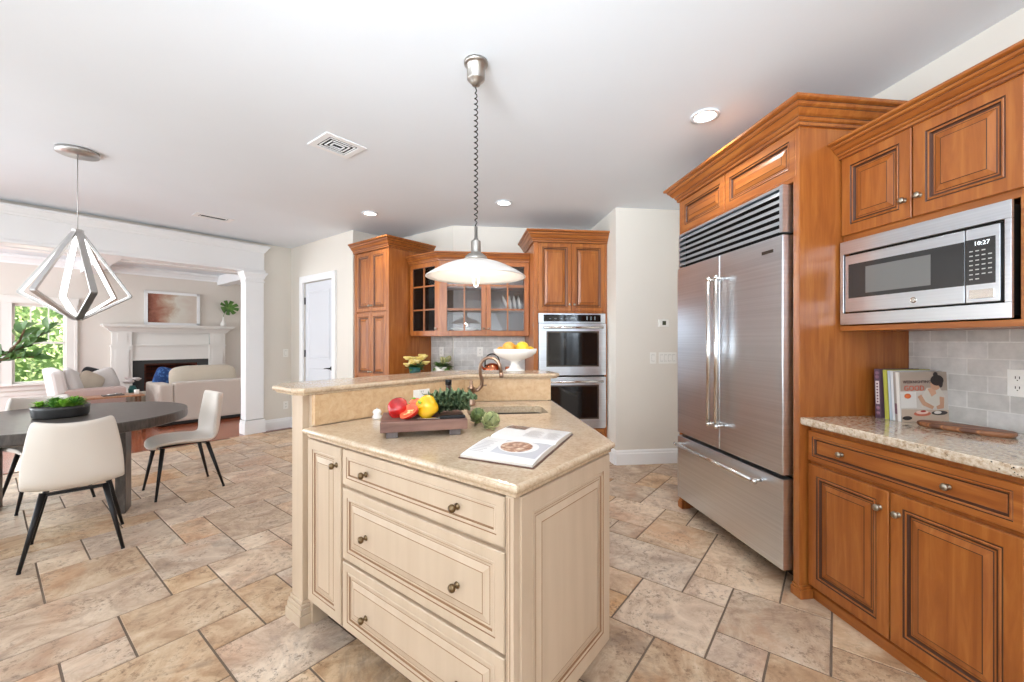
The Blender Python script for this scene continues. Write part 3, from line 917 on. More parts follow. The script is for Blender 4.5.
# ------------------------------------------------------------------ refrigerator surround  (frame RR: lx=-Y, ly=X)
XF = 1.70
th = Thing('tall_cabinet', 'tall cherry cabinet surround built around the steel refrigerator', 'cabinet', RR, (-2.47, 2.0, 0))
mb = MB(); mb.box(-1.950, -1.910, XF, 2.335, 0, 2.40)
th.part('side_panel', mb, 'cherry', bevel=.002)
mb = MB(); mb.box(-3.075, -3.035, XF, 2.335, 0, 2.40); th.part('side_panel', mb, 'cherry', bevel=.002)
mb = MB(); mb.box(-3.035, -1.950, XF + .022, 2.335, 2.125, 2.40); mb.box(-3.07, -1.912, XF + .002, XF + .022, 2.125, 2.15)
th.part('top_box', mb, 'cherry_x')
door(th, -3.04, -2.515, 2.145, 2.388, XF - .002, CHX, .05)
door(th, -2.505, -1.93, 2.145, 2.388, XF - .002, CHX, .05)
mb = MB(); mb.sweep([(-3.075, 2.335), (-3.075, XF), (-1.910, XF), (-1.910, 2.335)], crown_at(2.388, .115, .09), mats=crm)
mb.box(-3.07, -1.915, XF + .005, 2.335, 2.40, 2.46)
th.part('crown_moulding', mb, CHX)
for a, b in ((-1.956, -1.888), (-3.08, -3.02)):
    mb = MB(); mb.box(a, b, XF - .012, XF + .06, 0, .045); mb.box(a + .004, b - .004, XF - .008, XF + .055, .045, .06)
    th.part('foot', mb, 'cherry', bevel=.003)

# refrigerator
FX = 1.655
th = Thing('refrigerator', 'large stainless steel french-door refrigerator with bottom freezer drawer', 'refrigerator', RR, (-2.5, 2.0, 0))
mb = MB(); mb.box(-3.028, -1.962, FX + .075, 2.32, .1, 2.12); th.part('body', mb, 'steel_dark')
for x0, x1, hx in ((-3.025, -2.501, -2.535), (-2.497, -1.967, -2.452)):
    mb = MB(); mb.box(x0, x1, FX, FX + .07, .60, 1.855)
    d = th.part('door', mb, 'steel', bevel=.004)
    mb = MB()
    mb.tube([(hx, FX - .055, .75), (hx, FX - .055, 1.71)], .0125, 12)
    for z in (.762, 1.698): mb.tube([(hx, FX - .05, z), (hx, FX + .002, z)], .009, 8)
    for z in (.757, 1.703): mb.tube([(hx, FX - .055, z - .012), (hx, FX - .055, z + .012)], .0132, 12)
    th.part('handle', mb, 'chrome', parent=d)
    if x0 > -2.6:
        mb = MB(); mb.box(-2.115, -2.03, FX - .003, FX, 1.775, 1.792); bdg = th.part('badge', mb, 'steel_dark', parent=d)
mb = MB(); mb.box(-3.025, -1.967, FX, FX + .07, .105, .578)
d = th.part('freezer_drawer', mb, 'steel', bevel=.004)
mb = MB(); mb.tube([(-2.965, FX - .055, .525), (-2.10, FX - .055, .525)], .0125, 12)
for x in (-2.945, -2.125): mb.tube([(x, FX - .05, .525), (x, FX + .002, .525)], .010, 8)
for x in (-2.952, -2.112): mb.tube([(x - .014, FX - .055, .525), (x + .014, FX - .055, .525)], .0132, 12)
th.part('handle', mb, 'chrome', parent=d)
mb = MB()
mb.box(-3.025, -3.01, FX + .01, FX + .07, 1.868, 2.115); mb.box(-1.99, -1.967, FX, FX + .07, 1.868, 2.115)
mb.box(-3.025, -1.967, FX + .06, FX + .07, 1.868, 2.115, 1)
mb.box(-3.01, -1.99, FX + .005, FX + .06, 2.10, 2.115)
for k in range(6):
    z = 1.872 + k * .0385
    mb.add([(-3.01, FX + .002, z), (-1.99, FX + .002, z), (-1.99, FX + .010, z + .022), (-3.01, FX + .010, z + .022), (-3.01, FX + .045, z + .034), (-1.99, FX + .045, z + .034), (-1.99, FX + .045, z + .028), (-3.01, FX + .045, z + .028)],
           [(0, 1, 2, 3), (3, 2, 5, 4), (0, 7, 6, 1), (4, 5, 6, 7), (0, 3, 4, 7), (1, 6, 5, 2)])
th.part('grille', mb, ['steel', 'darkgap'])
mb = MB(); mb.box(-3.02, -1.97, FX + .16, FX + .4, .005, .1); th.part('kick_plate', mb, 'steel_dark')

# ------------------------------------------------------------------ microwave wall cabinet
UX = 1.93  # this cabinet and the microwave below: coordinates scaled about the camera
th = Thing('wall_cabinet', 'cherry wall cabinet with two raised panel doors above the microwave', 'cabinet', RR, (-1.5667, 2.1192, 1.3512))
mb = MB()
mb.box(-1.9067, -1.193, UX + .02, 2.335, 1.8325, 2.2472); mb.box(-1.9067, -1.193, UX + .015, UX + .03, 1.8048, 1.8478)
mb.box(-1.2237, -1.193, UX + .01, 2.335, 1.3512, 1.8325); mb.box(-1.9067, -1.8842, UX + .03, 2.335, 1.3768, 1.8325)
mb.box(-1.9067, -1.193, UX - .005, 2.335, 1.3512, 1.3758)
th.part('carcass', mb, 'cherry_x', bevel=.002)
door(th, -1.9046, -1.5718, 1.8345, 2.2298, UX, CH, .055, kn=[(-1.5995, 1.9164)])
door(th, -1.5657, -1.2083, 1.8345, 2.2298, UX, CH, .055, kn=[(-1.538, 1.9195)])
mb = MB(); mb.sweep([(-1.9067, UX), (-1.193, UX), (-1.193, 2.335)], crown_at(2.2247, .08, .075), mats=crm)
mb.box(-1.9046, -1.1981, UX + .01, 2.335, 2.2472, 2.2728)
th.part('crown_moulding', mb, CHX)
# neighbouring wall cabinet, set back
th = Thing('wall_cabinet', 'shallower cherry wall cabinet at the right edge beyond the microwave', 'cabinet', RR, (-.85, 2.2, 1.37))
mb = MB(); mb.box(-1.188, -.6, 2.09, 2.335, 1.372, 2.245); th.part('carcass', mb, 'cherry')
door(th, -1.183, -.89, 1.382, 2.22, 2.07, CH, .055, kn=[(-.91, 1.46)])
door(th, -.885, -.605, 1.382, 2.22, 2.07, CH, .055, kn=[(-.85, 1.46)])
mb = MB(); mb.sweep([(-1.188, 2.09), (-.6, 2.09), (-.6, 2.335)], crown_at(2.225, .08, .075), mats=crm); th.part('crown_moulding', mb, CHX)

# microwave
MX = 1.915
th = Thing('microwave', 'built-in stainless steel microwave under the cherry wall cabinet', 'microwave', RR, (-1.5667, 2.1192, 1.3768))
mb = MB()
O = (-1.8964, -1.2319, 1.3809, 1.7997); I = (-1.876, -1.2513, 1.4372, 1.7342)
mb.box(O[0], O[1], MX, MX + .012, I[3], O[3]); mb.box(O[0], O[1], MX, MX + .012, O[2], I[2])
mb.box(O[0], I[0], MX, MX + .012, I[2], I[3]); mb.box(I[1], O[1], MX, MX + .012, I[2], I[3])
th.part('trim_frame', mb, 'steel', bevel=.002)
mb = MB(); mb.box(-1.8637, -1.2442, MX + .02, 2.3, 1.3922, 1.7864); th.part('body', mb, 'darkgap')
mb = MB(); mb.box(-1.8698, -1.3701, MX + .002, MX + .02, 1.4444, 1.7239)
d = th.part('door', mb, 'steel', bevel=.002)
mb = MB(); mb.box(-1.8493, -1.3711, MX, MX + .004, 1.512, 1.6799); mb.box(-1.7613, -1.4848, MX - .0006, MX, 1.5304, 1.6564, 1)
th.part('window', mb, ['mwglass', 'mwwin'], parent=d)
mb = MB(); mb.lathe([(0, 0), (.013, 0), (.013, .0015), (.0115, .0015), (.0115, .001), (0, .001)], (-1.5514, MX + .002, 1.4751), 'Y', 24)
mb.lathe([(.0085, .001), (.0095, .001), (.0095, .0018), (.0085, .0018)], (-1.5514, MX + .002, 1.4751), 'Y', 24)
T = facing(-1.5514, MX + .0003, 1.4751)
text_mb('GE', .011, T, mb)
th.part('emblem', mb, 'chrome', parent=d)
mb = MB(); mb.box(-1.367, -1.2636, MX + .002, MX + .02, 1.4444, 1.7239)
d = th.part('control_panel', mb, 'steel', bevel=.002)
mb = MB(); mb.box(-1.367, -1.2769, MX, MX + .004, 1.512, 1.683); kp = th.part('keypad', mb, 'mwglass', parent=d)
mb = MB()
for r_ in range(7):
    for c_ in range(4 if r_ < 6 else 2):
        if r_ == 0 and c_ == 3: continue
        x = -1.3537 + c_ * .019; z = 1.6359 - r_ * .0175
        mb.box(x, x + .011, MX - .0006, MX, z, z + .004)
th.part('keypad_print', mb, 'label_grey', parent=d)
mb = MB(); text_mb('10:27', .022, facing(-1.3158, MX - .0004, 1.6645), mb); th.part('display', mb, 'display', parent=d)
mb = MB(); mb.box(-1.3537, -1.28, MX - .001, MX + .004, 1.4597, 1.4925); th.part('open_button', mb, 'chrome', parent=d, bevel=.001)

# ------------------------------------------------------------------ right base cabinet, counter
BX = 1.736  # base cabinet coordinates scaled about the camera; floor and carcass top heights kept
th = Thing('base_cabinet', 'cherry base cabinet with two doors and a wide drawer beside the refrigerator', 'cabinet', RR, (-1.2257, 2.0, 0))
mb = MB(); mb.box(-1.9018, -0.5107, BX + .02, 2.335, .07, .876); mb.box(-1.9018, -0.5107, BX + .056, 2.335, 0, .07, 1)
th.part('carcass', mb, ['cherry', 'glaze'])
door(th, -1.8978, -1.5004, .075, .682, BX, CH, .055, kn=[(-1.5352, .604)])
door(th, -1.4943, -1.0878, .075, .682, BX, CH, .055, kn=[(-1.4606, .604)])
mb = MB(); mb.panel(-1.8978, -1.0878, .700, .849, BX, srings(.03)); d = th.part('drawer', mb, CHX)
for x in (-1.7108, -1.289): knob(th, d, x, BX, .776, 'pewter')
door(th, -1.0418, -0.5311, .075, .849, BX, CH, .055)
mb = MB(); mb.sweep([(-1.9018, BX + .055), (-0.5107, BX + .055)], [(0, 0), (.028, 0), (.028, .045), (.018, .055), (0, .055)])
th.part('toe_board', mb, 'cherry_x')

pl = [(-1.908, 1.704), (-.5, 1.704), (-.5, 2.330), (-1.908, 2.330)]
mb = slab(pl, [(.004, .914), (.001, .912), (0, .908), (0, .886), (.003, .879), (.006, .877)])
single('countertop', mb, 'granite', 'glossy speckled granite countertop holding cookbooks along the right wall', 'countertop', RR, (-1.2, 2.0, .877))
# tile backsplash (right wall)
mb = MB(); mb.box(-1.908, -.5, 2.330, 2.338, .915, 1.349)
single('backsplash', mb, 'splash', 'grey stone subway tile backsplash above the granite countertop', 'backsplash', RR, (-1.2, 2.335, .915))


def outlet(name, label, cat, ang, x, y, z, kind='outlet', w=.072, h=.115, n=1):
    t = Thing(name, label, cat, ang, (x, y, z))
    m_ = MB(); m_.box(x - w / 2, x + w / 2, y - .005, y, z - h / 2, z + h / 2)
    t.part('cover_plate', m_, 'plastic_w', bevel=.002)
    m_ = MB()
    if kind == 'outlet':
        for dz in (-.021, .021):
            m_.box(x - .017, x + .017, y - .0075, y - .004, z + dz - .014, z + dz + .014)
            m_.box(x - .008, x - .005, y - .008, y - .0074, z + dz - .003, z + dz + .008, 1); m_.box(x + .005, x + .008, y - .008, y - .0074, z + dz - .003, z + dz + .008, 1)
            m_.box(x - .002, x + .002, y - .008, y - .0074, z + dz - .011, z + dz - .007, 1)
        t.part('socket', m_, ['plastic_w', 'plastic_shadow'])
    else:
        for k in range(n):
            cx_ = x + (k - (n - 1) / 2) * .046
            m_ = MB(); m_.box(cx_ - .016, cx_ + .016, y - .009, y - .004, z - .032, z + .032)
            m_.box(cx_ - .017, cx_ + .017, y - .0055, y - .0045, z - .034, z + .034, 1)
            t.part('rocker', m_, ['plastic_w', 'plastic_shadow'])
    return t


outlet('outlet', 'white duplex outlet in the backsplash behind the wooden serving board', 'outlet', RR, -1.475, 2.330, 1.122)
outlet('light_switch', 'narrow single white switch plate left of the wide one, near refrigerator', 'light switch', R0, 2.012, 4.18, 1.12, 'switch', .07, .12, 1)
outlet('light_switch', 'wide white multi-gang switch plate beside the refrigerator edge', 'light switch', R0, 2.175, 4.18, 1.12, 'switch', .2, .12, 4)
outlet('light_switch', 'white switch plate on the wall between white column and door', 'light switch', RP, 2.79, 6.5, 1.12, 'switch', .075, .12, 1)
outlet('outlet', 'low white outlet on the wall beside the white column', 'outlet', RP, 2.79, 6.5, .34)
th = Thing('thermostat', 'small white thermostat with dark screen above the switches', 'thermostat', R0, (2.13, 4.18, 1.49))
mb = MB(); mb.box(2.068, 2.178, 4.155, 4.18, 1.45, 1.53); th.part('case', mb, 'plastic_w', bevel=.006)
mb = MB(); mb.box(2.105, 2.145, 4.1535, 4.156, 1.468, 1.512); th.part('screen', mb, flat((58, 62, 40)))

# ------------------------------------------------------------------ books on the right counter (frame RR: lx=-Y, ly=X)
def book(y0, y1, x0, x1, h, cover, label, tilt=0.0, name='book'):
    """upright book; spine faces -X at x0, thickness along Y from y0 (near) to y1"""
    lx0, lx1 = -y1, -y0
    t = Thing(name, label, 'book', RR, (lx1, x0, .915), 'cookbooks standing on the granite countertop')
    z0 = .915
    m_ = MB(); w = .0025
    m_.box(lx0, lx1, x0, x0 + .003, z0, z0 + h); m_.box(lx0, lx0 + w, x0, x1, z0, z0 + h); m_.box(lx1 - w, lx1, x0, x1, z0, z0 + h)
    t.part('cover', m_, flat(cover), bevel=.0008)
    m_ = MB(); m_.box(lx0 + w, lx1 - w, x0 + .003, x1 - .005, z0 + .003, z0 + h - .004); t.part('pages', m_, 'pageedge')
    if tilt: t.o.rotation_euler = (0, tilt, RR)
    return t


b1 = book(1.828, 1.857, 2.075, 2.30, .245, (104, 80, 98), 'purple spined cookbook standing apart at the left by the cabinet panel', -.03)
mb = MB(); mb.box(-1.851, -1.833, 2.0742, 2.0748, .985, 1.10); b1.part('spine_label', mb, flat((226, 216, 214)))
mb = MB(); 
for k in range(7): mb.box(-1.846, -1.838, 2.0734, 2.0741, .992 + k * .015, 1.0 + k * .015)
b1.part('spine_print', mb, flat((110, 70, 90)))
mb = MB()
for z in (.94, .965, 1.12, 1.14): mb.lathe([(0, 0), (.009, 0), (.009, .0008), (0, .0008)], (-1.842, 2.0748, z), 'Y', 12)
b1.part('spine_ornament', mb, flat((150, 110, 130)), kind='stuff')
b2 = book(1.796, 1.818, 2.085, 2.33, .243, (190, 190, 84), 'lime green spined cookbook, second from the left in the row', -.05)
b3 = book(1.778, 1.791, 2.08, 2.33, .240, (206, 222, 232), 'thin pale blue cookbook right of the lime green one', -.05)
b4 = book(1.762, 1.776, 2.078, 2.33, .240, (228, 232, 236), 'thin white cookbook in the middle of the leaning row', -.05)
b5 = book(1.745, 1.760, 2.075, 2.33, .238, (176, 168, 160), 'taupe spined cookbook just behind the one with cover picture', -.05)
mb = MB(); mb.box(-1.758, -1.748, 2.0742, 2.0748, .95, 1.0); b5.part('spine_print', mb, flat((120, 90, 100)))
mb = MB()
b6 = book(1.727, 1.743, 2.068, 2.335, .236, (232, 228, 222), 'front cookbook showing its cover picture of a woman cooking', -.05)
# cover art on the near face: frame of thing is RR: near face normal +lx; plane lx=-1.727; horizontally ly (X) from left to right
AX = -1.727


def art(poly, rgb, k):
    m_ = MB(); e = .0002 * k
    cx0 = 2.068; cw_ = .262; ch_ = .236
    vs = [(AX + e, cx0 + .004 + p[0] * cw_, .915 + p[1] * ch_) for p in poly]
    m_.add(vs, [tuple(range(len(vs)))])
    return m_


def ell(cx_, cy_, rx, ry, n=18, rot=0):
    return [(cx_ + rx * math.cos(a) * math.cos(rot) - ry * math.sin(a) * math.sin(rot), cy_ + rx * math.cos(a) * math.sin(rot) + ry * math.sin(a) * math.cos(rot)) for a in [2 * PI * i / n for i in range(n)]]


artm = MB(); artmats = []
shapes = [([(0, 0), (1, 0), (1, 1), (0, 1)], (206, 198, 190)), ([(0, .62), (1, .62), (1, 1), (0, 1)], (176, 160, 146)),
          ([(.0, .0), (1, 0), (1, .22), (0, .26)], (198, 176, 156)), ([(0, .28), (.32, .28), (.32, .6), (0, .6)], (222, 218, 212)),
          ([(.42, .3), (.9, .26), (.93, .5), (.82, .68), (.55, .68), (.44, .52)], (214, 206, 194)),
          ([(.56, .66), (.72, .7), (.74, .56), (.64, .5)], (214, 166, 136)), (ell(.73, .75, .11, .12), (208, 158, 128)),
          (ell(.77, .83, .14, .11), (44, 32, 32)), (ell(.74, .95, .05, .05), (40, 28, 28)), (ell(.84, .78, .05, .1), (44, 32, 32)),
          ([(.34, .5), (.42, .55), (.5, .4), (.68, .3), (.64, .24), (.44, .33)], (212, 164, 134)), ([(.8, .5), (.9, .48), (.88, .26), (.74, .24), (.72, .3), (.8, .34)], (208, 158, 128)),
          (ell(.42, .16, .18, .05), (206, 112, 84)), (ell(.42, .19, .13, .04), (232, 196, 180)), (ell(.44, .21, .06, .02), (190, 60, 50)), (ell(.78, .17, .17, .045), (60, 52, 50)), (ell(.74, .18, .08, .03), (226, 218, 210)),
          (ell(.1, .08, .1, .04), (48, 40, 38)), (ell(.13, .52, .07, .05), (226, 110, 50))]
for k, (pg_, c_) in enumerate(shapes):
    q = art(pg_, c_, k + 1); artm.add(q.v, q.f, len(artmats)); artmats.append(flat(c_))
b6.part('cover_picture', artm, artmats)
TT = lambda u_, w_: Matrix.Translation((AX + .0045, 2.072 + u_ * .262, .915 + w_ * .236)) @ Matrix.Rotation(PI / 2, 4, 'Z') @ Matrix.Rotation(PI / 2, 4, 'X')
mb = text_mb('WEEKNIGHTING', .020, TT(.33, .80)); b6.part('cover_title', mb, flat((90, 60, 60)))
mb = text_mb('GOOD', .036, TT(.27, .67)); b6.part('cover_title', mb, flat((214, 92, 62)))

# oval striped serving board
th = Thing('serving_board', 'rounded striped walnut serving board lying flat on the granite countertop', 'board', RR, (-1.56, 2.16, .9155))
mb = MB(); pts = []
for i in range(40):
    a = 2 * PI * i / 40; c, s = math.cos(a), math.sin(a)
    pts.append((.150 * math.copysign(abs(c) ** .75, c), .062 * math.copysign(abs(s) ** .75, s)))
ca, sa = math.cos(.30), math.sin(.30)
pts = [(-1.525 + x * ca - y * sa, 2.13 + x * sa + y * ca) for x, y in pts]
th.part('board', slab(pts, [(.006, .937), (.0015, .935), (0, .930), (0, .924), (.006, .9155)]), 'stripeboard')

# ------------------------------------------------------------------ oven column
OY = 4.44
th = Thing('oven_cabinet', 'tall cherry cabinet with two upper doors housing the double oven', 'cabinet', R0, (1.19, 4.75, 0))
mb = MB()
mb.box(.775, .818, OY + .02, 5.065, 0, 2.385); mb.box(1.582, 1.600, OY + .02, 5.065, 0, 2.385)
mb.box(.818, 1.582, OY + .02, 5.065, 1.612, 2.385); mb.box(.818, 1.582, OY + .02, 5.065, .1, .335); mb.box(.818, 1.582, OY + .08, 5.065, 0, .1, 1)
mb.box(.775, .822, OY, OY + .02, .1, 2.385); mb.box(1.578, 1.600, OY, OY + .02, .1, 2.385); mb.box(.822, 1.578, OY, OY + .02, 1.607, 1.622)
th.part('carcass', mb, CH, bevel=.002)
door(th, .826, 1.196, 1.625, 2.372, OY - .002, CH, .05, kn=[(1.172, 1.70)])
door(th, 1.200, 1.574, 1.625, 2.372, OY - .002, CH, .05, kn=[(1.224, 1.70)])
mb = MB(); mb.panel(.826, 1.574, .11, .325, OY, srings(.035)); d = th.part('drawer', mb, CHX)
for x in (1.0, 1.4): knob(th, d, x, OY, .22, 'pewter')
mb = MB(); mb.sweep([(.775, 5.065), (.775, OY), (1.600, OY)], crown_at(2.375, .125, .09), mats=crm); mb.box(.78, 1.6, OY + .01, 5.065, 2.385, 2.45)
th.part('crown_moulding', mb, CHX)

th = Thing('wall_oven', 'stainless steel double wall oven set in the tall cherry cabinet', 'oven', R0, (1.2, 4.5, .34))
y0 = OY - .02
mb = MB(); mb.box(.83, 1.57, y0 + .02, 5.0, .345, 1.60); th.part('body', mb, 'darkgap')
mb = MB(); mb.box(.826, 1.576, y0, y0 + .022, 1.497, 1.603); d = th.part('control_panel', mb, 'steel', bevel=.002)
mb = MB(); mb.box(.88, 1.52, y0 - .002, y0, 1.512, 1.588); th.part('touch_panel', mb, 'blackglass', parent=d)
mb = MB()
for k in range(4): mb.box(.94 + k * .06, .965 + k * .06, y0 - .003, y0 - .002, 1.54, 1.545)
for k in range(3): mb.box(1.36 + k * .045, 1.37 + k * .045, y0 - .003, y0 - .002, 1.53, 1.57)
mb.box(1.18, 1.23, y0 - .003, y0 - .002, 1.542, 1.558)
th.part('printed_marks', mb, flat((150, 160, 165)), parent=d, kind='stuff')
for z0, z1 in ((.925, 1.492), (.35, .905)):
    mb = MB(); mb.box(.826, 1.576, y0 - .018, y0 + .022, z0, z1)
    d = th.part('door', mb, 'steel', bevel=.003)
    mb = MB(); mb.box(.908, 1.494, y0 - .0195, y0 - .018, z0 + .095, z1 - .085, 1); mb.box(.925, 1.477, y0 - .0205, y0 - .0195, z0 + .11, z1 - .1)
    th.part('window', mb, ['blackglass', 'steel_dark'], parent=d)
    mb = MB(); mb.tube([(.87, y0 - .065, z1 - .045), (1.53, y0 - .065, z1 - .045)], .0125, 10)
    for x in (.885, 1.515): mb.tube([(x, y0 - .065, z1 - .045), (x, y0 - .018, z1 - .045)], .009, 8)
    th.part('handle', mb, 'chrome', parent=d)
mb = MB(); mb.box(.826, 1.576, y0 + .004, y0 + .02, .338, .349); th.part('bottom_trim', mb, 'steel')

# ------------------------------------------------------------------ glass fronted wall cabinet
GY = 4.72; SA = 3.16
cor = (-.252, GY)                                       # outside corner of frontal and angled runs
pp = lambda s, t: xy(s, t)
tA = (cor[1] - cor[0]) * W
plan = [pp(SA + .018, 4.045), (cor[0] - .007, GY + .018), (.770, GY + .018), (.770, 5.065), (-.105, 5.065), pp(3.504, 4.045)]
th = Thing('wall_cabinet', 'cherry wall cabinet with glass mullion doors behind the glass pendant', 'cabinet', R0, (.25, 4.9, 1.356))
mb = MB()
mb.prism(plan, 1.356, 1.376); mb.prism(plan, 2.20, 2.225)
mb.box(.752, .772, GY + .018, 5.065, 1.376, 2.20)
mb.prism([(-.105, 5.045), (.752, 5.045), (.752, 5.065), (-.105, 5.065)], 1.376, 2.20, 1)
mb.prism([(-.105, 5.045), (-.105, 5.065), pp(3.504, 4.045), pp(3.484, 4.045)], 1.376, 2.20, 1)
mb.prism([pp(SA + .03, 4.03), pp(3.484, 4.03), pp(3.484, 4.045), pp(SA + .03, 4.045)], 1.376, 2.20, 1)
mb.prism([(cor[0] - .03, GY + .03), (cor[0] + .035, GY + .018), (cor[0] + .035, GY), (cor[0] - .0, GY), pp(SA, tA + .03), pp(SA + .02, tA + .03)][::-1], 1.356, 2.21)
ins_ = [pp(SA + .06, 4.03), (cor[0] + .02, GY + .06), (.752, GY + .06), (.752, 5.045), (-.105, 5.045), pp(3.484, 4.03)]
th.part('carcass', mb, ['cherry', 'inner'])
for z in (1.655, 1.925):
    mb = MB(); mb.prism(ins_, z - .009, z + .009); th.part('shelf', mb, 'cherry_x')


def glass_door(th, x0, x1, y, kx, tf=None):
    z0, z1 = 1.366, 2.205; fr = .05
    m_ = MB(); m_.T = tf
    m_.box(x0, x0 + fr, y, y + .018, z0, z1); m_.box(x1 - fr, x1, y, y + .018, z0, z1)
    m_.box(x0 + fr, x1 - fr, y, y + .018, z0, z0 + fr); m_.box(x0 + fr, x1 - fr, y, y + .018, z1 - fr, z1)
    for a, b, c, e in ((x0 + fr - .001, x0 + fr + .004, z0 + fr, z1 - fr), (x1 - fr - .004, x1 - fr + .001, z0 + fr, z1 - fr), (x0 + fr, x1 - fr, z0 + fr - .001, z0 + fr + .004), (x0 + fr, x1 - fr, z1 - fr - .004, z1 - fr + .001)):
        m_.box(a, b, y + .003, y + .016, c, e, 1)
    d_ = th.part('glass_door', m_, CH)
    m_ = MB(); m_.T = tf; xm = (x0 + x1) / 2
    m_.box(xm - .008, xm + .008, y + .003, y + .014, z0 + fr, z1 - fr)
    for z in (1.662, 1.934): m_.box(x0 + fr, x1 - fr, y + .004, y + .013, z - .008, z + .008)
    th.part('mullions', m_, 'cherry', parent=d_)
    m_ = MB(); m_.T = tf; m_.box(x0 + fr - .004, x1 - fr + .004, y + .009, y + .011, z0 + fr - .004, z1 - fr + .004)
    th.part('pane', m_, 'glass', parent=d_)
    m_ = MB(); m_.T = tf
    r = .014
    m_.lathe([(0, 0), (r * .7, 0), (r * .35, .005), (r * .35, .010), (r, .016), (r * .9, .022), (0, .026)], (kx, y, 1.44), 'Y', 12)
    th.part('knob', m_, 'pewter', parent=d_)


glass_door(th, -.218, .271, GY, .245)
glass_door(th, .277, .765, GY, .303)
glass_door(th, -4.03, -tA - .028, SA, -tA - .055, Matrix.Rotation(RD, 4, 'Z'))
mb = MB(); mb.sweep([pp(SA, 4.045), cor, (.772, GY)], crown_at(2.205, .095, .07), mats=crm); mb.prism(plan, 2.225, 2.27)
th.part('crown_moulding', mb, CHX)


def plate(th_c, r, T, label, name='plate', cat='plate', group=None, mt='ceramic'):
    m_ = MB(); m_.T = T
    m_.lathe([(0, 0), (r * .55, 0), (r * .62, .004), (r, .016), (r, .019), (r * .6, .009), (0, .006)], seg=28)
    return single(name, m_, mt, label, cat, R0, tuple(T.translation), group)


for k in range(4):
    T = Matrix.Translation((.50 + k * .055, 4.93, 1.664 + .09)) @ Matrix.Rotation(math.radians(66 if k == 0 else 82), 4, 'Y') @ Matrix.Rotation(0, 4, 'Z')
    o = plate(None, .088, T, ['leftmost tilted white plate standing in the glass cabinet', 'second white plate from left standing in the glass cabinet', 'third white plate from left standing in the glass cabinet', 'rightmost white plate standing in the glass cabinet'][k], group='plates upright in the glass cabinet')
mb = MB(); mb.lathe([(0, 0), (.05, 0), (.055, .01), (.16, .07), (.162, .074), (.15, .07), (.05, .015), (0, .012)], (0.03, 4.90, 1.3765), seg=32)
single('bowl', mb, 'ceramic', 'wide white serving bowl on the bottom shelf of the glass cabinet', 'bowl', R0, (.03, 4.90, 1.3765))

# ------------------------------------------------------------------ pantry  (frame RD: lx=-t, ly=s)
PS = 2.87
th = Thing('pantry_cabinet', 'tall cherry pantry cabinet turned at an angle beside the glass cabinet', 'cabinet', RD, (-4.4, 3.2, 0))
mb = MB(); mb.box(-4.765, -4.05, PS + .02, 3.505, .095, 2.39); mb.box(-4.765, -4.06, PS + .08, 3.5, 0, .095, 1)
mb.box(-4.765, -4.72, PS, PS + .02, .095, 2.39); mb.box(-4.095, -4.05, PS, PS + .02, .095, 2.39)
th.part('carcass', mb, CH, bevel=.002)
for z0, z1, kz in ((1.655, 2.375, 1.725), (.865, 1.64, .93), (.11, .85, .78)):
    door(th, -4.715, -4.409, z0, z1, PS, CH, .05, kn=[(-4.43, kz)])
    door(th, -4.403, -4.10, z0, z1, PS, CH, .05, kn=[(-4.38, kz)])
mb = MB(); mb.sweep([(-4.765, PS), (-4.05, PS), (-4.05, 3.505)], crown_at(2.38, .115, .09), mats=crm); mb.box(-4.76, -4.055, PS + .01, 3.5, 2.385, 2.45)
th.part('crown_moulding', mb, CHX)

# ------------------------------------------------------------------ back counter run
BY = 4.46
plb = [pp(2.90, 4.04), (BY and (pp(2.90, (BY + .0) * 1.0)[0]), 0)]
cornb = (2.90 / W - BY, BY)                               # x+y = s/W
plb = [pp(2.90, 4.035), cornb, (.772, BY), (.772, 5.06), (-.107, 5.06), pp(3.50, 4.035)]
th = Thing('base_cabinet', 'cherry base cabinets of the back run between pantry and ovens', 'cabinet', R0, (.25, 4.8, 0))
mb = MB(); mb.prism(inset(plb, .03), .1, .876); mb.prism(inset(plb, .09), 0, .1, 1); th.part('carcass', mb, CH)
for k in range(3): door(th, cornb[0] + .06 + k * .35, cornb[0] + .39 + k * .35, .12, .86, BY + .012, CH, .05)
mb = slab(plb, [(.004, .914), (0, .909), (0, .882), (.006, .877)])
single('countertop', mb, 'granite', 'speckled granite countertop on the back cabinets below the glass cabinet', 'countertop', R0, (.25, 4.8, .877))
mb = MB(); mb.box(-.1, .772, 5.058, 5.068, .915, 1.354)
single('backsplash', mb, 'splash', 'grey stone tile backsplash between the angled corner and oven cabinet', 'backsplash', R0, (.3, 5.06, .915))
mb = MB(); mb.box(-4.045, -3.665, 3.497, 3.507, .915, 1.354)
single('backsplash', mb, 'splash', 'angled grey stone tile backsplash behind the yellow flowers', 'backsplash', RD, (-3.85, 3.5, .915))
outlet('outlet', 'white outlet in back backsplash left of the cake-stand bowl', 'outlet', R0, .22, 5.058, 1.17)
outlet('outlet', 'white outlet in the angled backsplash above the yellow flowers', 'outlet', RD, -3.85, 3.497, 1.17)

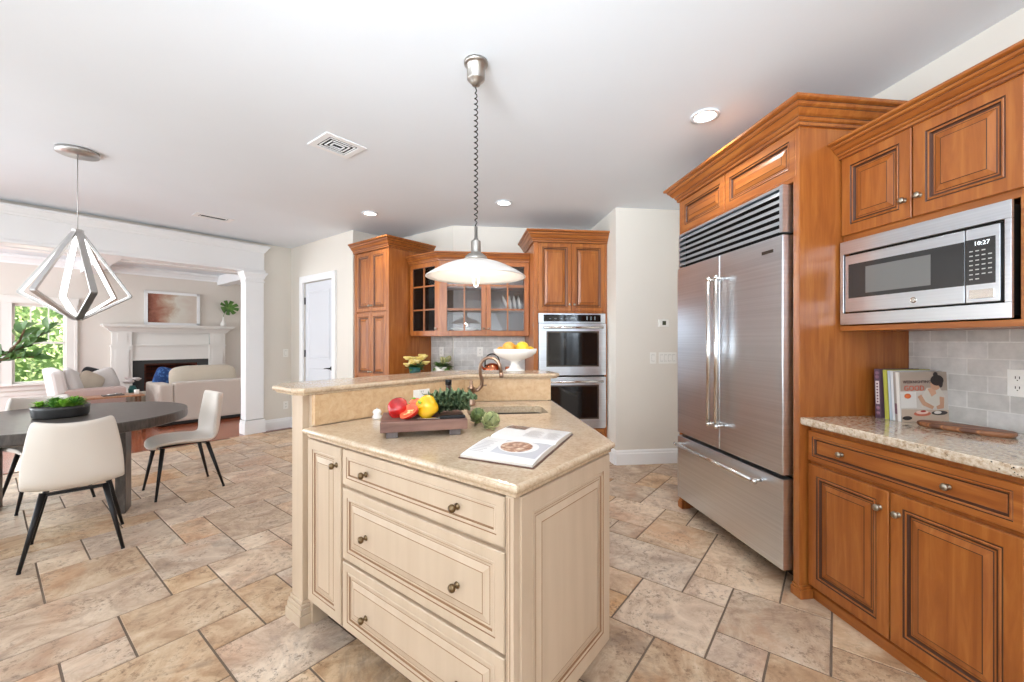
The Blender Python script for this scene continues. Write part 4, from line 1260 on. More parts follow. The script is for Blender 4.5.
# copper kettle
th = Thing('kettle', 'copper kettle with black handle on the back counter behind the fruit bowl', 'kettle', R0, (.33, 4.80, .915))
mb = MB(); mb.lathe([(0, 0), (.075, 0), (.1, .03), (.1, .06), (.075, .11), (.03, .13), (0, .132)], (.35, 4.8, .915), seg=24)
mb.tube([(.27, 4.78, .96), (.23, 4.76, 1.0), (.215, 4.755, 1.04)], [.018, .013, .01], 8); th.part('body', mb, 'copper')
mb = MB(); mb.tube([(.35 - .085 * math.cos(PI * k / 14), 4.8, 1.0 + .15 * math.sin(PI * k / 14) ** .6) for k in range(15)], .008, 8)
th.part('handle', mb, 'black')
th = Thing('mug', 'small copper mug on the back counter right of the kettle', 'mug', R0, (.53, 4.72, .915))
mb = MB(); mb.lathe([(0, 0), (.035, 0), (.04, .04), (.04, .09), (.037, .09), (.036, .01), (0, .008)], (.53, 4.72, .915), seg=20); th.part('body', mb, 'copper')
mb = MB(); mb.tube([(.57, 4.72, .99), (.595, 4.72, .985), (.598, 4.72, .95), (.57, 4.72, .935)], .005, 6); th.part('handle', mb, 'copper')


def flower(mb, c, r, m=0, rnd=random):
    mb.ball(c, r * .5, (1, 1, .6), m, 8, 6)
    for k in range(3):
        n_ = 7 - k; rr_ = r * (1 - .28 * k)
        for i in range(n_):
            a = 2 * PI * i / n_ + k * .4
            q = Matrix.Rotation(a, 3, 'Z') @ Matrix.Rotation(-.5 - .35 * k, 3, 'Y')
            mb.ball(Vector(c) + q @ Vector((rr_ * .55, 0, 0)), rr_ * .55, (1, .8, .45), m, 8, 5, rot=q)


def leafq(mb, base, d, ln, wd, m=0, curl=.25, up=Vector((0, 0, 1))):
    d = Vector(d).normalized(); s_ = d.cross(up)
    if s_.length < .05: s_ = Vector((1, 0, 0))
    s_.normalize(); nn = s_.cross(d).normalized(); base = Vector(base); vs = []; fs = []
    K = 6
    for i in range(K + 1):
        t = i / K; w_ = wd * math.sin(PI * (t * .92 + .04)) ** .8 * .5
        c = base + d * ln * t - nn * curl * ln * t * t
        vs += [c - s_ * w_ + nn * w_ * .3, c, c + s_ * w_ + nn * w_ * .3]
    for i in range(K):
        a = i * 3; fs += [(a, a + 1, a + 4, a + 3), (a + 1, a + 2, a + 5, a + 4)]
    mb.add(vs, fs, m, True)


th = Thing('flower_arrangement', 'cream yellow flowers in a teal pot on the back counter', 'flowers', R0, (-.53, 4.80, .915))
mb = MB(); mb.lathe([(0, 0), (.055, 0), (.07, .09), (.065, .09), (.05, .01), (0, .01)], (-.53, 4.80, .915), seg=20); th.part('pot', mb, 'teal')
mb = MB(); mb.lathe([(.0715, .02), (.0735, .02), (.0755, .075), (.0725, .075)], (-.50, 4.79, .915), seg=20); mb.T = None
rg = random.Random(5); fm = MB(); lm = MB()
for i in range(16):
    a = rg.uniform(0, 6.28); r = rg.uniform(.02, .13); c = (-.53 + r * math.cos(a) * 1.1, 4.80 + r * math.sin(a) * .6, 1.05 + rg.uniform(0, .10) - r * .3)
    flower(fm, c, .048); lm.tube([(-.53, 4.80, .94), c], .003, 5)
for i in range(26):
    a = rg.uniform(0, 6.28); leafq(lm, (-.53, 4.8, 1.0), (math.cos(a), math.sin(a) * .7, rg.uniform(-.1, .5)), .11, .05)
th.part('blossoms', fm, 'flower_y', kind=None); th.part('foliage', lm, 'leaf')
th = Thing('potted_plant', 'leafy green plant in a white pot right of the yellow flowers', 'plant', R0, (-.24, 4.82, .915))
mb = MB(); mb.lathe([(0, 0), (.05, 0), (.07, .09), (.065, .09), (.045, .01), (0, .01)], (-.24, 4.79, .915), seg=20); th.part('pot', mb, 'ceramic')
lm = MB()
for i in range(70):
    a = rg.uniform(0, 6.28); leafq(lm, (-.23 + rg.uniform(-.04, .05), 4.8, 1.0), (math.cos(a) * .9 + .3, math.sin(a) * .6, rg.uniform(-.2, .8)), rg.uniform(.07, .12), .05)
th.part('foliage', lm, 'leaf')
lm = MB()
for i in range(7):
    c = Vector((-.19 + rg.uniform(-.05, .09), 4.76 + rg.uniform(-.04, .04), 1.07 + rg.uniform(-.03, .06)))
    lm.tube([(-.27, 4.8, .98), c], .004, 5); lm.ball(c, .024, (.8, .8, 1.4), 0, 8, 6)
th.part('buds', lm, 'arti')

# ------------------------------------------------------------------ island
WP = [pp(.87, .665), pp(1.488, .666), (.585, 2.65), (.030, 2.65), pp(.87, 1.86)]
BP = [pp(.905, .705), (.7 / W * 0 + pp(1.462, .705)[0], pp(1.462, .705)[1]), (.552, 2.66), (.025, 2.66), pp(.905, 1.868)]
th = Thing('kitchen_island', 'cream glazed kitchen island with drawers, raised bar wall and corner post', 'island', R0, (0.1, 1.9, 0))
TD = Matrix.Rotation(RD, 4, 'Z'); TP = Matrix.Rotation(RP, 4, 'Z')
mb = MB(); mb.prism(BP, .155, .875, 0, holes=[inset(BP, .02)[::-1]]); th.part('carcass', mb, 'cream')
mb = MB(); mb.prism(inset(BP, .10), 0, .155, 0, holes=[inset(BP, .12)[::-1]]); th.part('toe_kick', mb, M['glaze'])  # dark brown puts the shade under the island into the toe kick colour


def ipart(name, f, mats, parent=None, T=TD, bevel=0):
    m_ = MB(); m_.T = T; f(m_); return th.part(name, m_, mats, parent=parent, bevel=bevel)


def iknob(parent, x, z):
    r = .0135
    ipart('knob', lambda m_: m_.lathe([(0, 0), (r * .8, 0), (r * .8, .002), (r * .35, .005), (r * .35, .013), (r * .85, .016), (r, .022), (r * .85, .028), (0, .031)], (x, .885, z), 'Y', 16), 'bronze', parent)


d = ipart('door', lambda m_: m_.panel(-1.845, -1.572, .155, .868, .885, rings_c(.045)), CR); iknob(d, -1.602, .795)
for z0, z1, kz, big in ((.728, .868, .798, False), (.432, .713, .560, True), (.155, .419, .258, True)):
    d = ipart('drawer', lambda m_: m_.panel(-1.556, -.722, z0, z1, .885, rings_c(.036) if big else srings_c(.032)), CR)
    iknob(d, -1.392, kz); iknob(d, -.906, kz)
# reeded corner post at the near corner
def corner(m_):
    for k, (a, w_, o_) in enumerate(((.705, .006, 0), (.699, .003, .006), (.6925, .004, .001))):
        pass
    m_.box(-.718, -.69, .887, .915, .155, .875); m_.box(-.7145, -.7115, .8862, .9, .16, .87, 1); m_.box(-.7045, -.7015, .8862, .9, .16, .87, 1)
ipart('corner_stile', corner, CR, bevel=.0015)
ipart('end_panel', lambda m_: m_.panel(.915, 1.482, .155, .868, .685, rings_c(.058)), CR, T=TP)
# corner post under the bar
def post(m_):
    m_.box(.90, 1.0, 1.926, 2.03, .1, 1.057)
    for a, z0, z1 in ((.022, 0, .05), (.016, .05, .075), (.012, .075, .092), (.006, .092, .11)):
        m_.box(.90 - a, 1.0 + a, 1.926 - a, 2.03 + a, z0, z1)
ipart('post', post, 'cream', T=TP, bevel=.003)
# knee wall and stone riser
ins2 = [pp(.93, 1.889), (-.012, 2.681), (.56, 2.681), (.56, 2.81), (-.066, 2.81), pp(.93, 2.018)]
kw = [pp(.93, 1.89), ((2.68 - 1.89 / W), 2.68), (.56, 2.68), (.56, 2.81), ((2.81 - 2.02 / W), 2.81), pp(.93, 2.02)]
mb = MB(); mb.prism(kw, 0.0, 1.056); th.part('knee_wall', mb, 'cream')
rs = [pp(.925, 1.86), ((2.65 - 1.86 / W), 2.65), (.575, 2.65), (.575, 2.679), ((2.679 - 1.889 / W), 2.679), pp(.925, 1.889)]
mb = MB(); mb.prism(rs, .916, 1.056); th.part('riser', mb, 'stone_riser', label='beige stone riser')

sx0, sx1, sy0, sy1 = .03, .465, 2.17, 2.43
def rrect(x0, x1, y0, y1, r, n=5):
    o = []
    for cx_, cy_, a0 in ((x1 - r, y0 + r, -PI / 2), (x1 - r, y1 - r, 0), (x0 + r, y1 - r, PI / 2), (x0 + r, y0 + r, PI)):
        for k in range(n + 1):
            a = a0 + PI / 2 * k / n; o.append((cx_ + r * math.cos(a), cy_ + r * math.sin(a)))
    return o
hole = rrect(sx0, sx1, sy0, sy1, .04)
mb = slab(WP, [(.012, .914), (.005, .9125), (.001, .908), (0, .903), (.001, .897), (.004, .892), (.012, .889), (.014, .885), (.014, .877)], holes=[hole])
single('island_worktop', mb, 'stone', 'beige stone worktop of the island with sink cutout and open cookbook', 'worktop', R0, (.1, 1.9, .877))
bar = [pp(.868, 1.843), ((2.62 - 1.843 / W), 2.62), (.60, 2.62), (.635, 2.655), (.62, 2.85), (.53, 3.0), ((3.0 - 2.2 / W), 3.0), pp(.915, 2.2), pp(.84, 2.1), pp(.838, 1.90)]
mb = slab(bar, [(.012, 1.09), (.005, 1.0885), (.001, 1.084), (0, 1.079), (.001, 1.073), (.005, 1.068), (.014, 1.065), (.016, 1.057)])
single('bar_top', mb, 'stone', 'raised beige stone bar top running behind the island worktop', 'bar top', R0, (.1, 2.6, 1.057))

# sink
th = Thing('sink', 'undermount stainless steel prep sink in the island worktop', 'sink', R0, (.25, 2.3, .70))
mb = MB(); o_ = rrect(sx0 - .006, sx1 + .006, sy0 - .006, sy1 + .006, .045); i_ = rrect(sx0 - .001, sx1 + .001, sy0 - .001, sy1 + .001, .041)
mb.prism(o_, .72, .876, 0, holes=[i_]); mb.prism(o_, .715, .72)
th.part('basin', mb, 'sinksteel')
mb = MB(); mb.lathe([(0, .005), (.02, .004), (.04, .003), (.04, 0)], (.25, 2.3, .7205), seg=20); th.part('drain', mb, 'chrome')

# faucet
th = Thing('faucet', 'aged bronze gooseneck faucet standing behind the island sink', 'faucet', R0, (.055, 2.50, .9145))
fx, fy = .055, 2.50
mb = MB(); mb.lathe([(0, 0), (.026, 0), (.027, .01), (.022, .016), (.021, .05), (.019, .095), (.022, .1), (.022, .106), (.015, .112), (.009, .125), (.012, .135), (.009, .145), (.004, .15), (0, .156)], (fx, fy, .9145), seg=20)
th.part('body', mb, 'faucet')
mb = MB(); P_ = [(fx + .015, fy, 1.0), (fx + .04, fy - .003, 1.005), (fx + .063, fy - .006, 1.03), (fx + .066, fy - .01, 1.06), (fx + .055, fy - .015, 1.10), (fx + .052, fy - .03, 1.14)]
for k in range(1, 9):
    a = PI * k / 9
    P_.append((fx + .052 + .058 * (1 - math.cos(a)), fy - .03 - .05 * (1 - math.cos(a)) / 2, 1.14 + .062 * math.sin(a)))
P_.append((fx + .172, fy - .085, 1.115))
mb.tube(P_, [.011] * 5 + [.0095] * (len(P_) - 6) + [.011], 12)
th.part('spout', mb, 'faucet')
mb = MB(); mb.tube([(fx + .172, fy - .085, 1.115), (fx + .176, fy - .087, 1.085)], .013, 12); th.part('spray_head', mb, 'faucet')
mb = MB(); mb.tube([(fx + .066, fy - .008, 1.035), (fx + .085, fy - .02, 1.035)], .004, 8); mb.ball((fx + .087, fy - .021, 1.035), .006); th.part('lever', mb, 'faucet')

# outlet on the riser, small white pot, bottle
outlet('outlet', 'white outlet plate on the stone riser behind the yellow pepper', 'outlet', RP, 1.535, 1.8595, .990, w=.115, h=.07)
th = Thing('shaker', 'small white ceramic shaker by the riser left of red pepper', 'shaker', RP, (1.20, 1.79, .9145))
mb = MB(); mb.lathe([(0, 0), (.02, 0), (.024, .012), (.016, .024), (.022, .034), (.016, .046), (0, .05)], (1.20, 1.79, .9145), seg=16); th.part('body', mb, 'ceramic')
mb = MB(); mb.lathe([(0, .049), (.006, .049), (.006, .054), (0, .055)], (1.20, 1.79, .9145), seg=10); th.part('cap', mb, 'chrome')
th = Thing('bottle', 'dark brown square glass bottle behind the kale near the faucet', 'bottle', R0, (-.06, 2.34, .9145))
mb = MB(); th.ang = 0
bx_, by_ = -.075, 2.36
mb.prism(rrect(bx_ - .05, bx_ + .05, by_ - .035, by_ + .035, .012), .9145, 1.0)
mb.prism(rrect(bx_ - .043, bx_ + .043, by_ - .03, by_ + .03, .012), 1.0, 1.008)
mb.lathe([(.02, 0), (.016, .01), (.0155, .05)], (bx_, by_, 1.008), seg=16)
th.part('body', mb, 'brownglass', bevel=.002)
mb = MB(); mb.lathe([(0, 0), (.018, 0), (.018, .028), (.016, .03), (0, .03)], (bx_, by_, 1.052), seg=16); th.part('cap', mb, 'black')

# footed cutting board (slightly turned)
CBZ = .9145; TB = Matrix.Translation((-.153, 1.735, 0)) @ Matrix.Rotation(.13, 4, 'Z')
def inTB(p): return TB @ Vector(p)
th = Thing('cutting_board', 'thick dark wooden footed cutting board carrying the peppers and kale', 'cutting board', .13, (0, 0, 0))
th.o.location = (-.153, 1.735, CBZ); th.b = (0, 0, CBZ)
mb = MB(); mb.box(-.172, .172, -.045, .20, CBZ + .024, CBZ + .066); th.part('slab', mb, 'boardwood', bevel=.003)
for x in (-.15, .10):
    for y in (-.035, .15):
        mb = MB(); mb.box(x, x + .045, y, y + .04, CBZ, CBZ + .024); th.part('foot', mb, 'boardgrey', bevel=.002)
BT = CBZ + .0665


def food(name, label, cat, x, y, z=BT, group=None):
    t = Thing(name, label, cat, 0, tuple(inTB((x, y, 0)) + Vector((0, 0, z))), group); return t


lob = lambda n_, d_: (lambda a, p: 1 + d_ * math.cos(n_ * a) * math.sin(p) ** 1.5 - .14 * math.exp(-((p - PI) / .35) ** 2) - .05 * math.exp(-(p / .4) ** 2))
c = inTB((-.105, .06, 0)); th = food('bell_pepper', 'whole glossy red bell pepper at the left of the board', 'bell pepper', -.105, .06)
rm = Matrix.Rotation(.35, 3, 'Z') @ Matrix.Rotation(1.35, 3, 'Y')
mb = MB(); mb.ball((c.x, c.y, BT + .037), .042, (1, .9, 1.08), 0, 28, 18, lob(4, .09), rm); th.part('skin', mb, 'redpep')
q = rm @ Vector((0, 0, .038)); mb = MB(); mb.tube([(c.x + q.x, c.y + q.y, BT + .037 + q.z), (c.x + q.x * 1.35, c.y + q.y * 1.35, BT + .04 + q.z * 1.4)], [.006, .004], 8); th.part('stem', mb, 'greenstem')
# halved pepper
c = inTB((-.065, -.0, 0)); th = food('bell_pepper', 'halved red bell pepper showing pale seeds beside the whole one', 'bell pepper', -.065, 0)
rm = Matrix.Rotation(-.45, 3, 'Z') @ Matrix.Rotation(.85, 3, 'X') @ Matrix.Rotation(-.35, 3, 'Y')
mb = MB(); vs = []; fs = []; SG, RG = 26, 8
for i in range(RG + 1):
    p = PI / 2 * i / RG
    for j in range(SG):
        a = 2 * PI * j / SG; k = 1 + .07 * math.cos(3 * a)
        vs.append(Vector((c.x, c.y, BT + .034)) + rm @ Vector((math.sin(p) * math.cos(a) * .05 * k, math.sin(p) * math.sin(a) * .034 * k, -math.cos(p) * .032)))
for i in range(RG):
    for j in range(SG):
        a, b = i * SG + j, i * SG + (j + 1) % SG; fs.append((a, b, b + SG, a + SG))
mb.add(vs, fs, 0, True)
n0 = len(vs); top = [vs[RG * SG + j] for j in range(SG)]; cc = sum(top, Vector()) / SG
inn = [cc + (p_ - cc) * .86 for p_ in top]; dn = rm @ Vector((0, 0, -.016)); inn2 = [cc + (p_ - cc) * .62 + dn for p_ in top]
mb.add(top + inn + inn2 + [cc + dn * 1.1], [(j, (j + 1) % SG, (j + 1) % SG + SG, j + SG) for j in range(SG)] + [(j + SG, (j + 1) % SG + SG, (j + 1) % SG + 2 * SG, j + 2 * SG) for j in range(SG)] + [(j + 2 * SG, (j + 1) % SG + 2 * SG, 3 * SG) for j in range(SG)], 1, True)
th.part('skin', mb, ['redpep', 'orangepep'])
mb = MB(); rg = random.Random(2)
for i in range(26):
    q = rm @ Vector((rg.uniform(-.03, .02), rg.uniform(-.008, .008), -.008)); mb.ball(Vector((c.x, c.y, BT + .034)) + q, .0035, (1, .7, .5), 0, 6, 4)
th.part('seeds', mb, 'seed')
# orange slice behind
c = inTB((-.03, .1, 0)); th = food('tomato', 'orange red tomato half tucked behind the yellow pepper', 'tomato', -.03, .1)
mb = MB(); mb.ball((c.x, c.y, BT + .036), .038, (1, .9, .95), 0, 20, 12); th.part('flesh', mb, 'orangepep')
mb = MB(); mb.ball((c.x - .01, c.y - .01, BT + .072), .01, (1, 1, .4), 0, 8, 5); th.part('stem', mb, 'greenstem')
# yellow pepper
c = inTB((.012, .03, 0)); th = food('bell_pepper', 'large yellow bell pepper in the middle of the cutting board', 'bell pepper', .012, .03)
rm = Matrix.Rotation(-2.3, 3, 'Z') @ Matrix.Rotation(1.1, 3, 'Y')
mb = MB(); mb.ball((c.x, c.y, BT + .044), .047, (1, 1, 1.02), 0, 30, 20, lob(4, .07), rm); th.part('skin', mb, 'yelpep')
q = rm @ Vector((0, 0, .036)); mb = MB(); mb.tube([Vector((c.x, c.y, BT + .044)) + q, Vector((c.x, c.y, BT + .046)) + q * 1.45], [.008, .005], 8); th.part('stem', mb, 'greenstem')
# kale
c = inTB((.11, .08, 0)); th = food('kale_bunch', 'bunch of dark ruffled kale at the right of the board', 'kale', .11, .08)
rg = random.Random(11)
lm = MB(); stm = MB()
for i in range(11):
    y_ = .05 + rg.uniform(0, .09); z_ = .006 + .014 * (i % 6); ang = .21 + rg.uniform(-.3, .3)
    st_ = inTB((.012 + rg.uniform(-.02, .03), y_, 0)); d_ = Vector((math.cos(ang), math.sin(ang), rg.uniform(-.02, .08)))
    sd = Vector((-d_.y, d_.x, 0)); ln = rg.uniform(.15, .19); vs = []; fs = []; K = 26; Q = 6
    for a in range(K + 1):
        t = a / K; w_ = .045 * math.sin(PI * min(1, t * .95 + .06)) ** .6
        for b in range(-Q, Q + 1):
            f_ = b / Q; ruf = .013 * abs(f_) ** 1.2 * math.sin(t * 46 + b * 1.5 + i) + .009 * math.sin(t * 70 + i * 3 + b) * abs(f_)
            zz_ = max(.002, z_ + ln * t * d_.z + .01 * math.sin(PI * t) + ruf + .012 * abs(f_))
            vs.append(Vector((st_.x, st_.y, BT + zz_)) + Vector((d_.x, d_.y, 0)) * ln * t + sd * f_ * w_ + Vector((0, 0, 0)))
    n_ = 2 * Q + 1
    for a in range(K):
        for b in range(n_ - 1):
            e_ = a * n_ + b; fs.append((e_, e_ + 1, e_ + n_ + 1, e_ + n_))
    lm.add(vs, fs, 0, True)
    stm.tube([vs[a * n_ + Q] + Vector((0, 0, .002)) for a in range(0, K - 3, 3)], [.0042 - .0004 * k for k in range(len(range(0, K - 3, 3)))], 6)
p0 = inTB((.03, .15, 0)); leafq(lm, (p0.x + .02, p0.y, BT + .05), (-.5, -.1, .5), .06, .05)
th.part('leaves', lm, 'kale'); th.part('stems', stm, 'kalestem')
# knife
th = food('knife', 'kitchen knife with dark handle lying in front of the kale', 'knife', .1, -.02)
mb = MB(); mb.T = TB; mb.box(.06, .165, -.03, -.012, BT, BT + .012); th.part('handle', mb, 'black', bevel=.003)
mb = MB(); mb.T = TB; mb.prism([(-.03, -.012), (.0, -.027), (.06, -.031), (.06, -.008), (-.0, -.006)], BT + .003, BT + .005); th.part('blade', mb, 'chrome')


def artichoke(label, x, y, r, rz, mt):
    t = Thing('artichoke', label, 'artichoke', 0, (x, y, .9145), 'artichokes on the island worktop')
    m_ = MB(); z0 = .9145 + r * 1.02
    R_ = Matrix.Rotation(rz, 3, 'Z') @ Matrix.Rotation(.28, 3, 'Y')
    m_.ball((x, y, z0), r * .80, (1, 1, 1.0), 1, 16, 10, rot=R_)
    for ring, (ph, cnt) in enumerate(((-1.05, 4), (-.5, 6), (0, 6), (.5, 6), (.95, 4), (1.35, 2))):
        for k in range(cnt):
            a = 2 * PI * (k + .5 * (ring % 2)) / cnt
            dv = Vector((math.cos(a) * math.cos(ph), math.sin(a) * math.cos(ph), math.sin(ph)))
            rot = R_ @ Matrix.Rotation(a, 3, 'Z') @ Matrix.Rotation(-ph + .55 - .3 * (ring / 6), 3, 'Y')
            m_.ball(Vector((x, y, z0)) + R_ @ (dv * r * .84), r * .50, (.22, .74, .95), 0, 10, 8, fn=lambda q_, p_: 1.0 - .16 * math.cos(p_) * -1, rot=rot)
    low = min(v_.z for v_ in m_.v)
    for v_ in m_.v: v_.z += .9147 - low
    t.part('bracts', m_, [mt, 'leafdark'])
    m_ = MB(); q_ = R_ @ Vector((0, 0, -r)); m_.tube([(x, y, z0 - low + .9147 - r * .2), (x + q_.x * 1.3, y + q_.y * 1.3, .925)], .009, 8); t.part('stem', m_, 'greenstem')


artichoke('larger pale green artichoke in front by the open cookbook', .125, 1.80, .040, -.8, 'arti')
artichoke('darker artichoke behind the pale one, against the board', .075, 1.925, .038, 2.4, 'arti2')

# open cookbook
th = Thing('open_cookbook', 'open cookbook with food photographs lying on the island worktop', 'book', 0, (.22, 1.53, .9145))
A_, F_, R_c, B_ = Vector((-.012, 1.375, 0)), Vector((.213, 1.225, 0)), Vector((.455, 1.66, 0)), Vector((.222, 1.845, 0))
def bl_(u_, v_): return (A_ * (1 - u_) * (1 - v_) + F_ * u_ * (1 - v_) + R_c * u_ * v_ + B_ * (1 - u_) * v_)
e1_ = (F_ - A_); e2_ = (B_ - A_)
mb = MB(); qs = [A_, F_, R_c, B_]; mb.prism([(p_.x, p_.y) for p_ in qs], .9147, .918); th.part('cover', mb, 'bookbrown', bevel=.001)
# u: across width A->F (short) ; v: A->B (long); gutter at v=.5
for half in (0, 1):
    mb = MB(); vs = []; fs = []; K = 14; v0, v1 = (.012, .5) if half == 0 else (.5, .988)
    for i in range(K + 1):
        f_ = i / K; v_ = v0 + (v1 - v0) * f_; g_ = abs(v_ - .5) * 2
        hgt = .0055 + .017 * math.sin(PI * min(1, g_ ** .55)) * (1 - g_ * .45) if g_ > .01 else .006
        hgt = .0060 + .016 * (g_ ** .4) * (1 - g_) ** .7 + .004 * (1 - g_)
        for u_ in (.02, .98):
            p_ = bl_(u_, v_); vs.append((p_.x, p_.y, .9147 + .0035 + hgt)); vs.append((p_.x, p_.y, .9182))
    for i in range(K):
        a = i * 4; fs += [(a, a + 2, a + 6, a + 4), (a, a + 4, a + 5, a + 1), (a + 2, a + 3, a + 7, a + 6)]
    fs += [(0, 1, 3, 2), (K * 4, K * 4 + 2, K * 4 + 3, K * 4 + 1)]
    ms = []
    for i in range(K): ms += [0, 1, 1]
    ms += [1, 1]
    mb.add(vs, fs, ms)
    pg_o = th.part('pages', mb, ['paper', 'pageedge'])


def page_h(v_):
    g_ = abs(v_ - .5) * 2
    return .9147 + .0035 + .0060 + .016 * (g_ ** .4) * (1 - g_) ** .7 + .004 * (1 - g_)


def pshape(pts_, rgb, k, name):
    """flat print laid on the page surface, cut in strips across v so that it follows the page curve"""
    m_ = MB(); P2 = pts_; n_ = len(P2)
    cu = sum(p_[0] for p_ in P2) / n_; cv = sum(p_[1] for p_ in P2) / n_
    rngs = [1.0, .75, .5, .25]; vs = []
    for r_ in rngs:
        for p_ in P2:
            u_ = cu + (p_[0] - cu) * r_; v_ = cv + (p_[1] - cv) * r_; q_ = bl_(u_, v_); vs.append((q_.x, q_.y, page_h(v_) + .0008 + .0003 * k))
    q_ = bl_(cu, cv); vs.append((q_.x, q_.y, page_h(cv) + .0008 + .0003 * k)); fs = []
    for i in range(3):
        for j in range(n_): fs.append((i * n_ + j, i * n_ + (j + 1) % n_, (i + 1) * n_ + (j + 1) % n_, (i + 1) * n_ + j))
    for j in range(n_): fs.append((3 * n_ + j, 3 * n_ + (j + 1) % n_, 4 * n_))
    m_.add(vs, fs); return m_


def sub(poly, n_=4):
    o = []
    for i in range(len(poly)):
        a, b = poly[i], poly[(i + 1) % len(poly)]
        for k in range(n_): o.append((a[0] + (b[0] - a[0]) * k / n_, a[1] + (b[1] - a[1]) * k / n_))
    return o


dish = organic('printed_food_picture', (120, 74, 56), (186, 140, 112), (236, 220, 198), 60, 0.3)
ims = [(sub([(.34, .12), (.95, .10), (.97, .45), (.86, .47), (.36, .42)]), (196, 196, 200), 0), (ell(.6, .30, .27, .15, 20), (234, 232, 230), 1)]
for pts_, c_, k in ims: th.part('photograph', pshape(pts_, c_, k, ''), flat(c_))
th.part('photograph', pshape(ell(.58, .29, .21, .125, 22), None, 2, ''), dish)
th.part('photograph', pshape(sub([(.04, .80), (.36, .80), (.36, .965), (.04, .965)]), None, 1, ''), organic('printed_dark_food', (60, 40, 34), (110, 80, 66), (190, 170, 160), 80, .3))
tx = MB()
for k in range(9):
    v_ = .60 + k * .025
    for a, b in ((.45, .7), (.74, .95)):
        m_ = pshape(sub([(a, v_), (b - .03 * (k % 3), v_), (b - .03 * (k % 3), v_ + .006), (a, v_ + .006)], 3), None, 1, ''); tx.add(m_.v, m_.f)
for k in range(9):
    v_ = .10 + k * .03
    m_ = pshape(sub([(.06, v_), (.26 - .03 * (k % 2), v_), (.26 - .03 * (k % 2), v_ + .006), (.06, v_ + .006)], 3), None, 1, ''); tx.add(m_.v, m_.f)
th.part('printed_text', tx, flat((176, 172, 172)), kind='stuff')

# fruit bowl on the bar
fbx, fby, fbz = .372, 2.90, 1.0905
th = Thing('pedestal_bowl', 'white footed ceramic bowl of lemons on the raised bar', 'bowl', 0, (fbx, fby, fbz))
mb = MB(); mb.lathe([(0, 0), (.068, 0), (.068, .006), (.045, .018), (.03, .04), (.03, .065), (.06, .078), (.12, .1), (.148, .125), (.155, .155), (.15, .155), (.138, .125), (.1, .1), (.05, .085), (0, .083)], (fbx, fby, fbz), seg=40)
th.part('bowl', mb, 'ceramic')
for k, (dx, dy, dz, r, mt, lb) in enumerate(((-.045, -.02, .165, .042, 'orange', 'orange citrus piled left of centre in the pedestal bowl'), (.05, -.02, .166, .042, 'lemon', 'bright yellow lemon piled right of centre in pedestal bowl'),
                                              (-.1, .0, .142, .030, 'orange', 'small orange citrus at the left rim of pedestal bowl'), (.108, .0, .142, .030, 'lemon', 'small lemon at the right rim of pedestal bowl'), (.0, .05, .15, .036, 'lemon', 'lemon half hidden at the back of the pedestal bowl'), (.0, -.0, .12, .033, 'orange', 'orange citrus lying lowest in the middle of pedestal bowl'))):
    t2 = Thing('orange' if mt == 'orange' else 'lemon', lb, 'fruit', 0, (fbx + dx, fby + dy, fbz + dz - r), 'citrus in the pedestal bowl')
    mb = MB(); mb.ball((fbx + dx, fby + dy, fbz + dz), r, (1.08, 1, .95), 0, 20, 12, fn=lambda a, p: 1 + .0 * a); t2.part('peel', mb, mt)
    mb = MB(); mb.ball((fbx + dx + r * .5, fby + dy - r * .3, fbz + dz + r * .76), .004, (1, 1, .6), 0, 6, 4); t2.part('stem_end', mb, 'greenstem')

# ------------------------------------------------------------------ ceiling pendant over the island
px_, py_ = .07, 2.084
th = Thing('pendant_lamp', 'frosted glass dome pendant on coiled cord hanging over the island', 'lamp', 0, (px_, py_, 1.56))
mb = MB(); mb.lathe([(0, 0), (.06, 0), (.06, -.012), (.052, -.016), (.045, -.02), (.045, -.085), (.04, -.092), (.024, -.105), (.02, -.115), (0, -.118)], (px_, py_, 2.698), seg=28)
th.part('canopy', mb, 'nickel')
mb = MB(); pts = []; n_ = 26 * 8
for i in range(n_ + 1):
    t = i / n_; a = 2 * PI * 26 * t; z = 2.585 - t * (2.585 - 1.865)
    rad = .0085 * min(1, 8 * t, 8 * (1 - t) + .2)
    pts.append((px_ + rad * math.cos(a), py_ + rad * math.sin(a), z))
mb.tube(pts, .003, 6); th.part('coiled_cord', mb, 'darkgap')
mb = MB(); mb.lathe([(.008, .145), (.008, .085), (.012, .085), (.012, .08), (.022, .075), (.024, .07), (.024, .02), (.026, .015), (.034, .01), (.052, -.004), (.058, -.014), (.058, -.02), (.0, -.02)], (px_, py_, 1.728), seg=28)
th.part('socket_cap', mb, 'nickel')
mb = MB(); prof = []
for k in range(13):
    t = k / 12; r = .05 + (.248 - .05) * t; prof.append((r, .082 * (1 - ((r - .05) / .2) ** 1.7)))
pr = [(r, z) for r, z in prof] + [(.250, -.002), (.246, -.004)] + [(r - .004, z - .006) for r, z in prof[::-1]]
mb.lathe(pr + pr[:1], (px_, py_, 1.622), seg=64, cap=False); th.part('lamp_shade', mb, 'frost')
mb = MB(); mb.ball((px_, py_, 1.655), .026, (1, 1, 1.3), 0, 16, 10); th.part('bulb', mb, 'bulb')
mb = MB(); mb.tube([(px_ - .016, py_, 1.69), (px_ - .014, py_, 1.60), (px_ - .008, py_, 1.576), (px_, py_, 1.57), (px_ + .008, py_, 1.576), (px_ + .014, py_, 1.60), (px_ + .016, py_, 1.69)], .0025, 6)
th.part('pull_loop', mb, 'ceramic')

pl_d = bpy.data.lights.new('pendant_bulb', 'POINT'); pl_d.energy = 3; pl_d.color = (1, .93, .84); pl_d.shadow_soft_size = .03
pl_o = bpy.data.objects.new('pendant_bulb', pl_d); COL.objects.link(pl_o); pl_o.location = (px_, py_, 1.60)

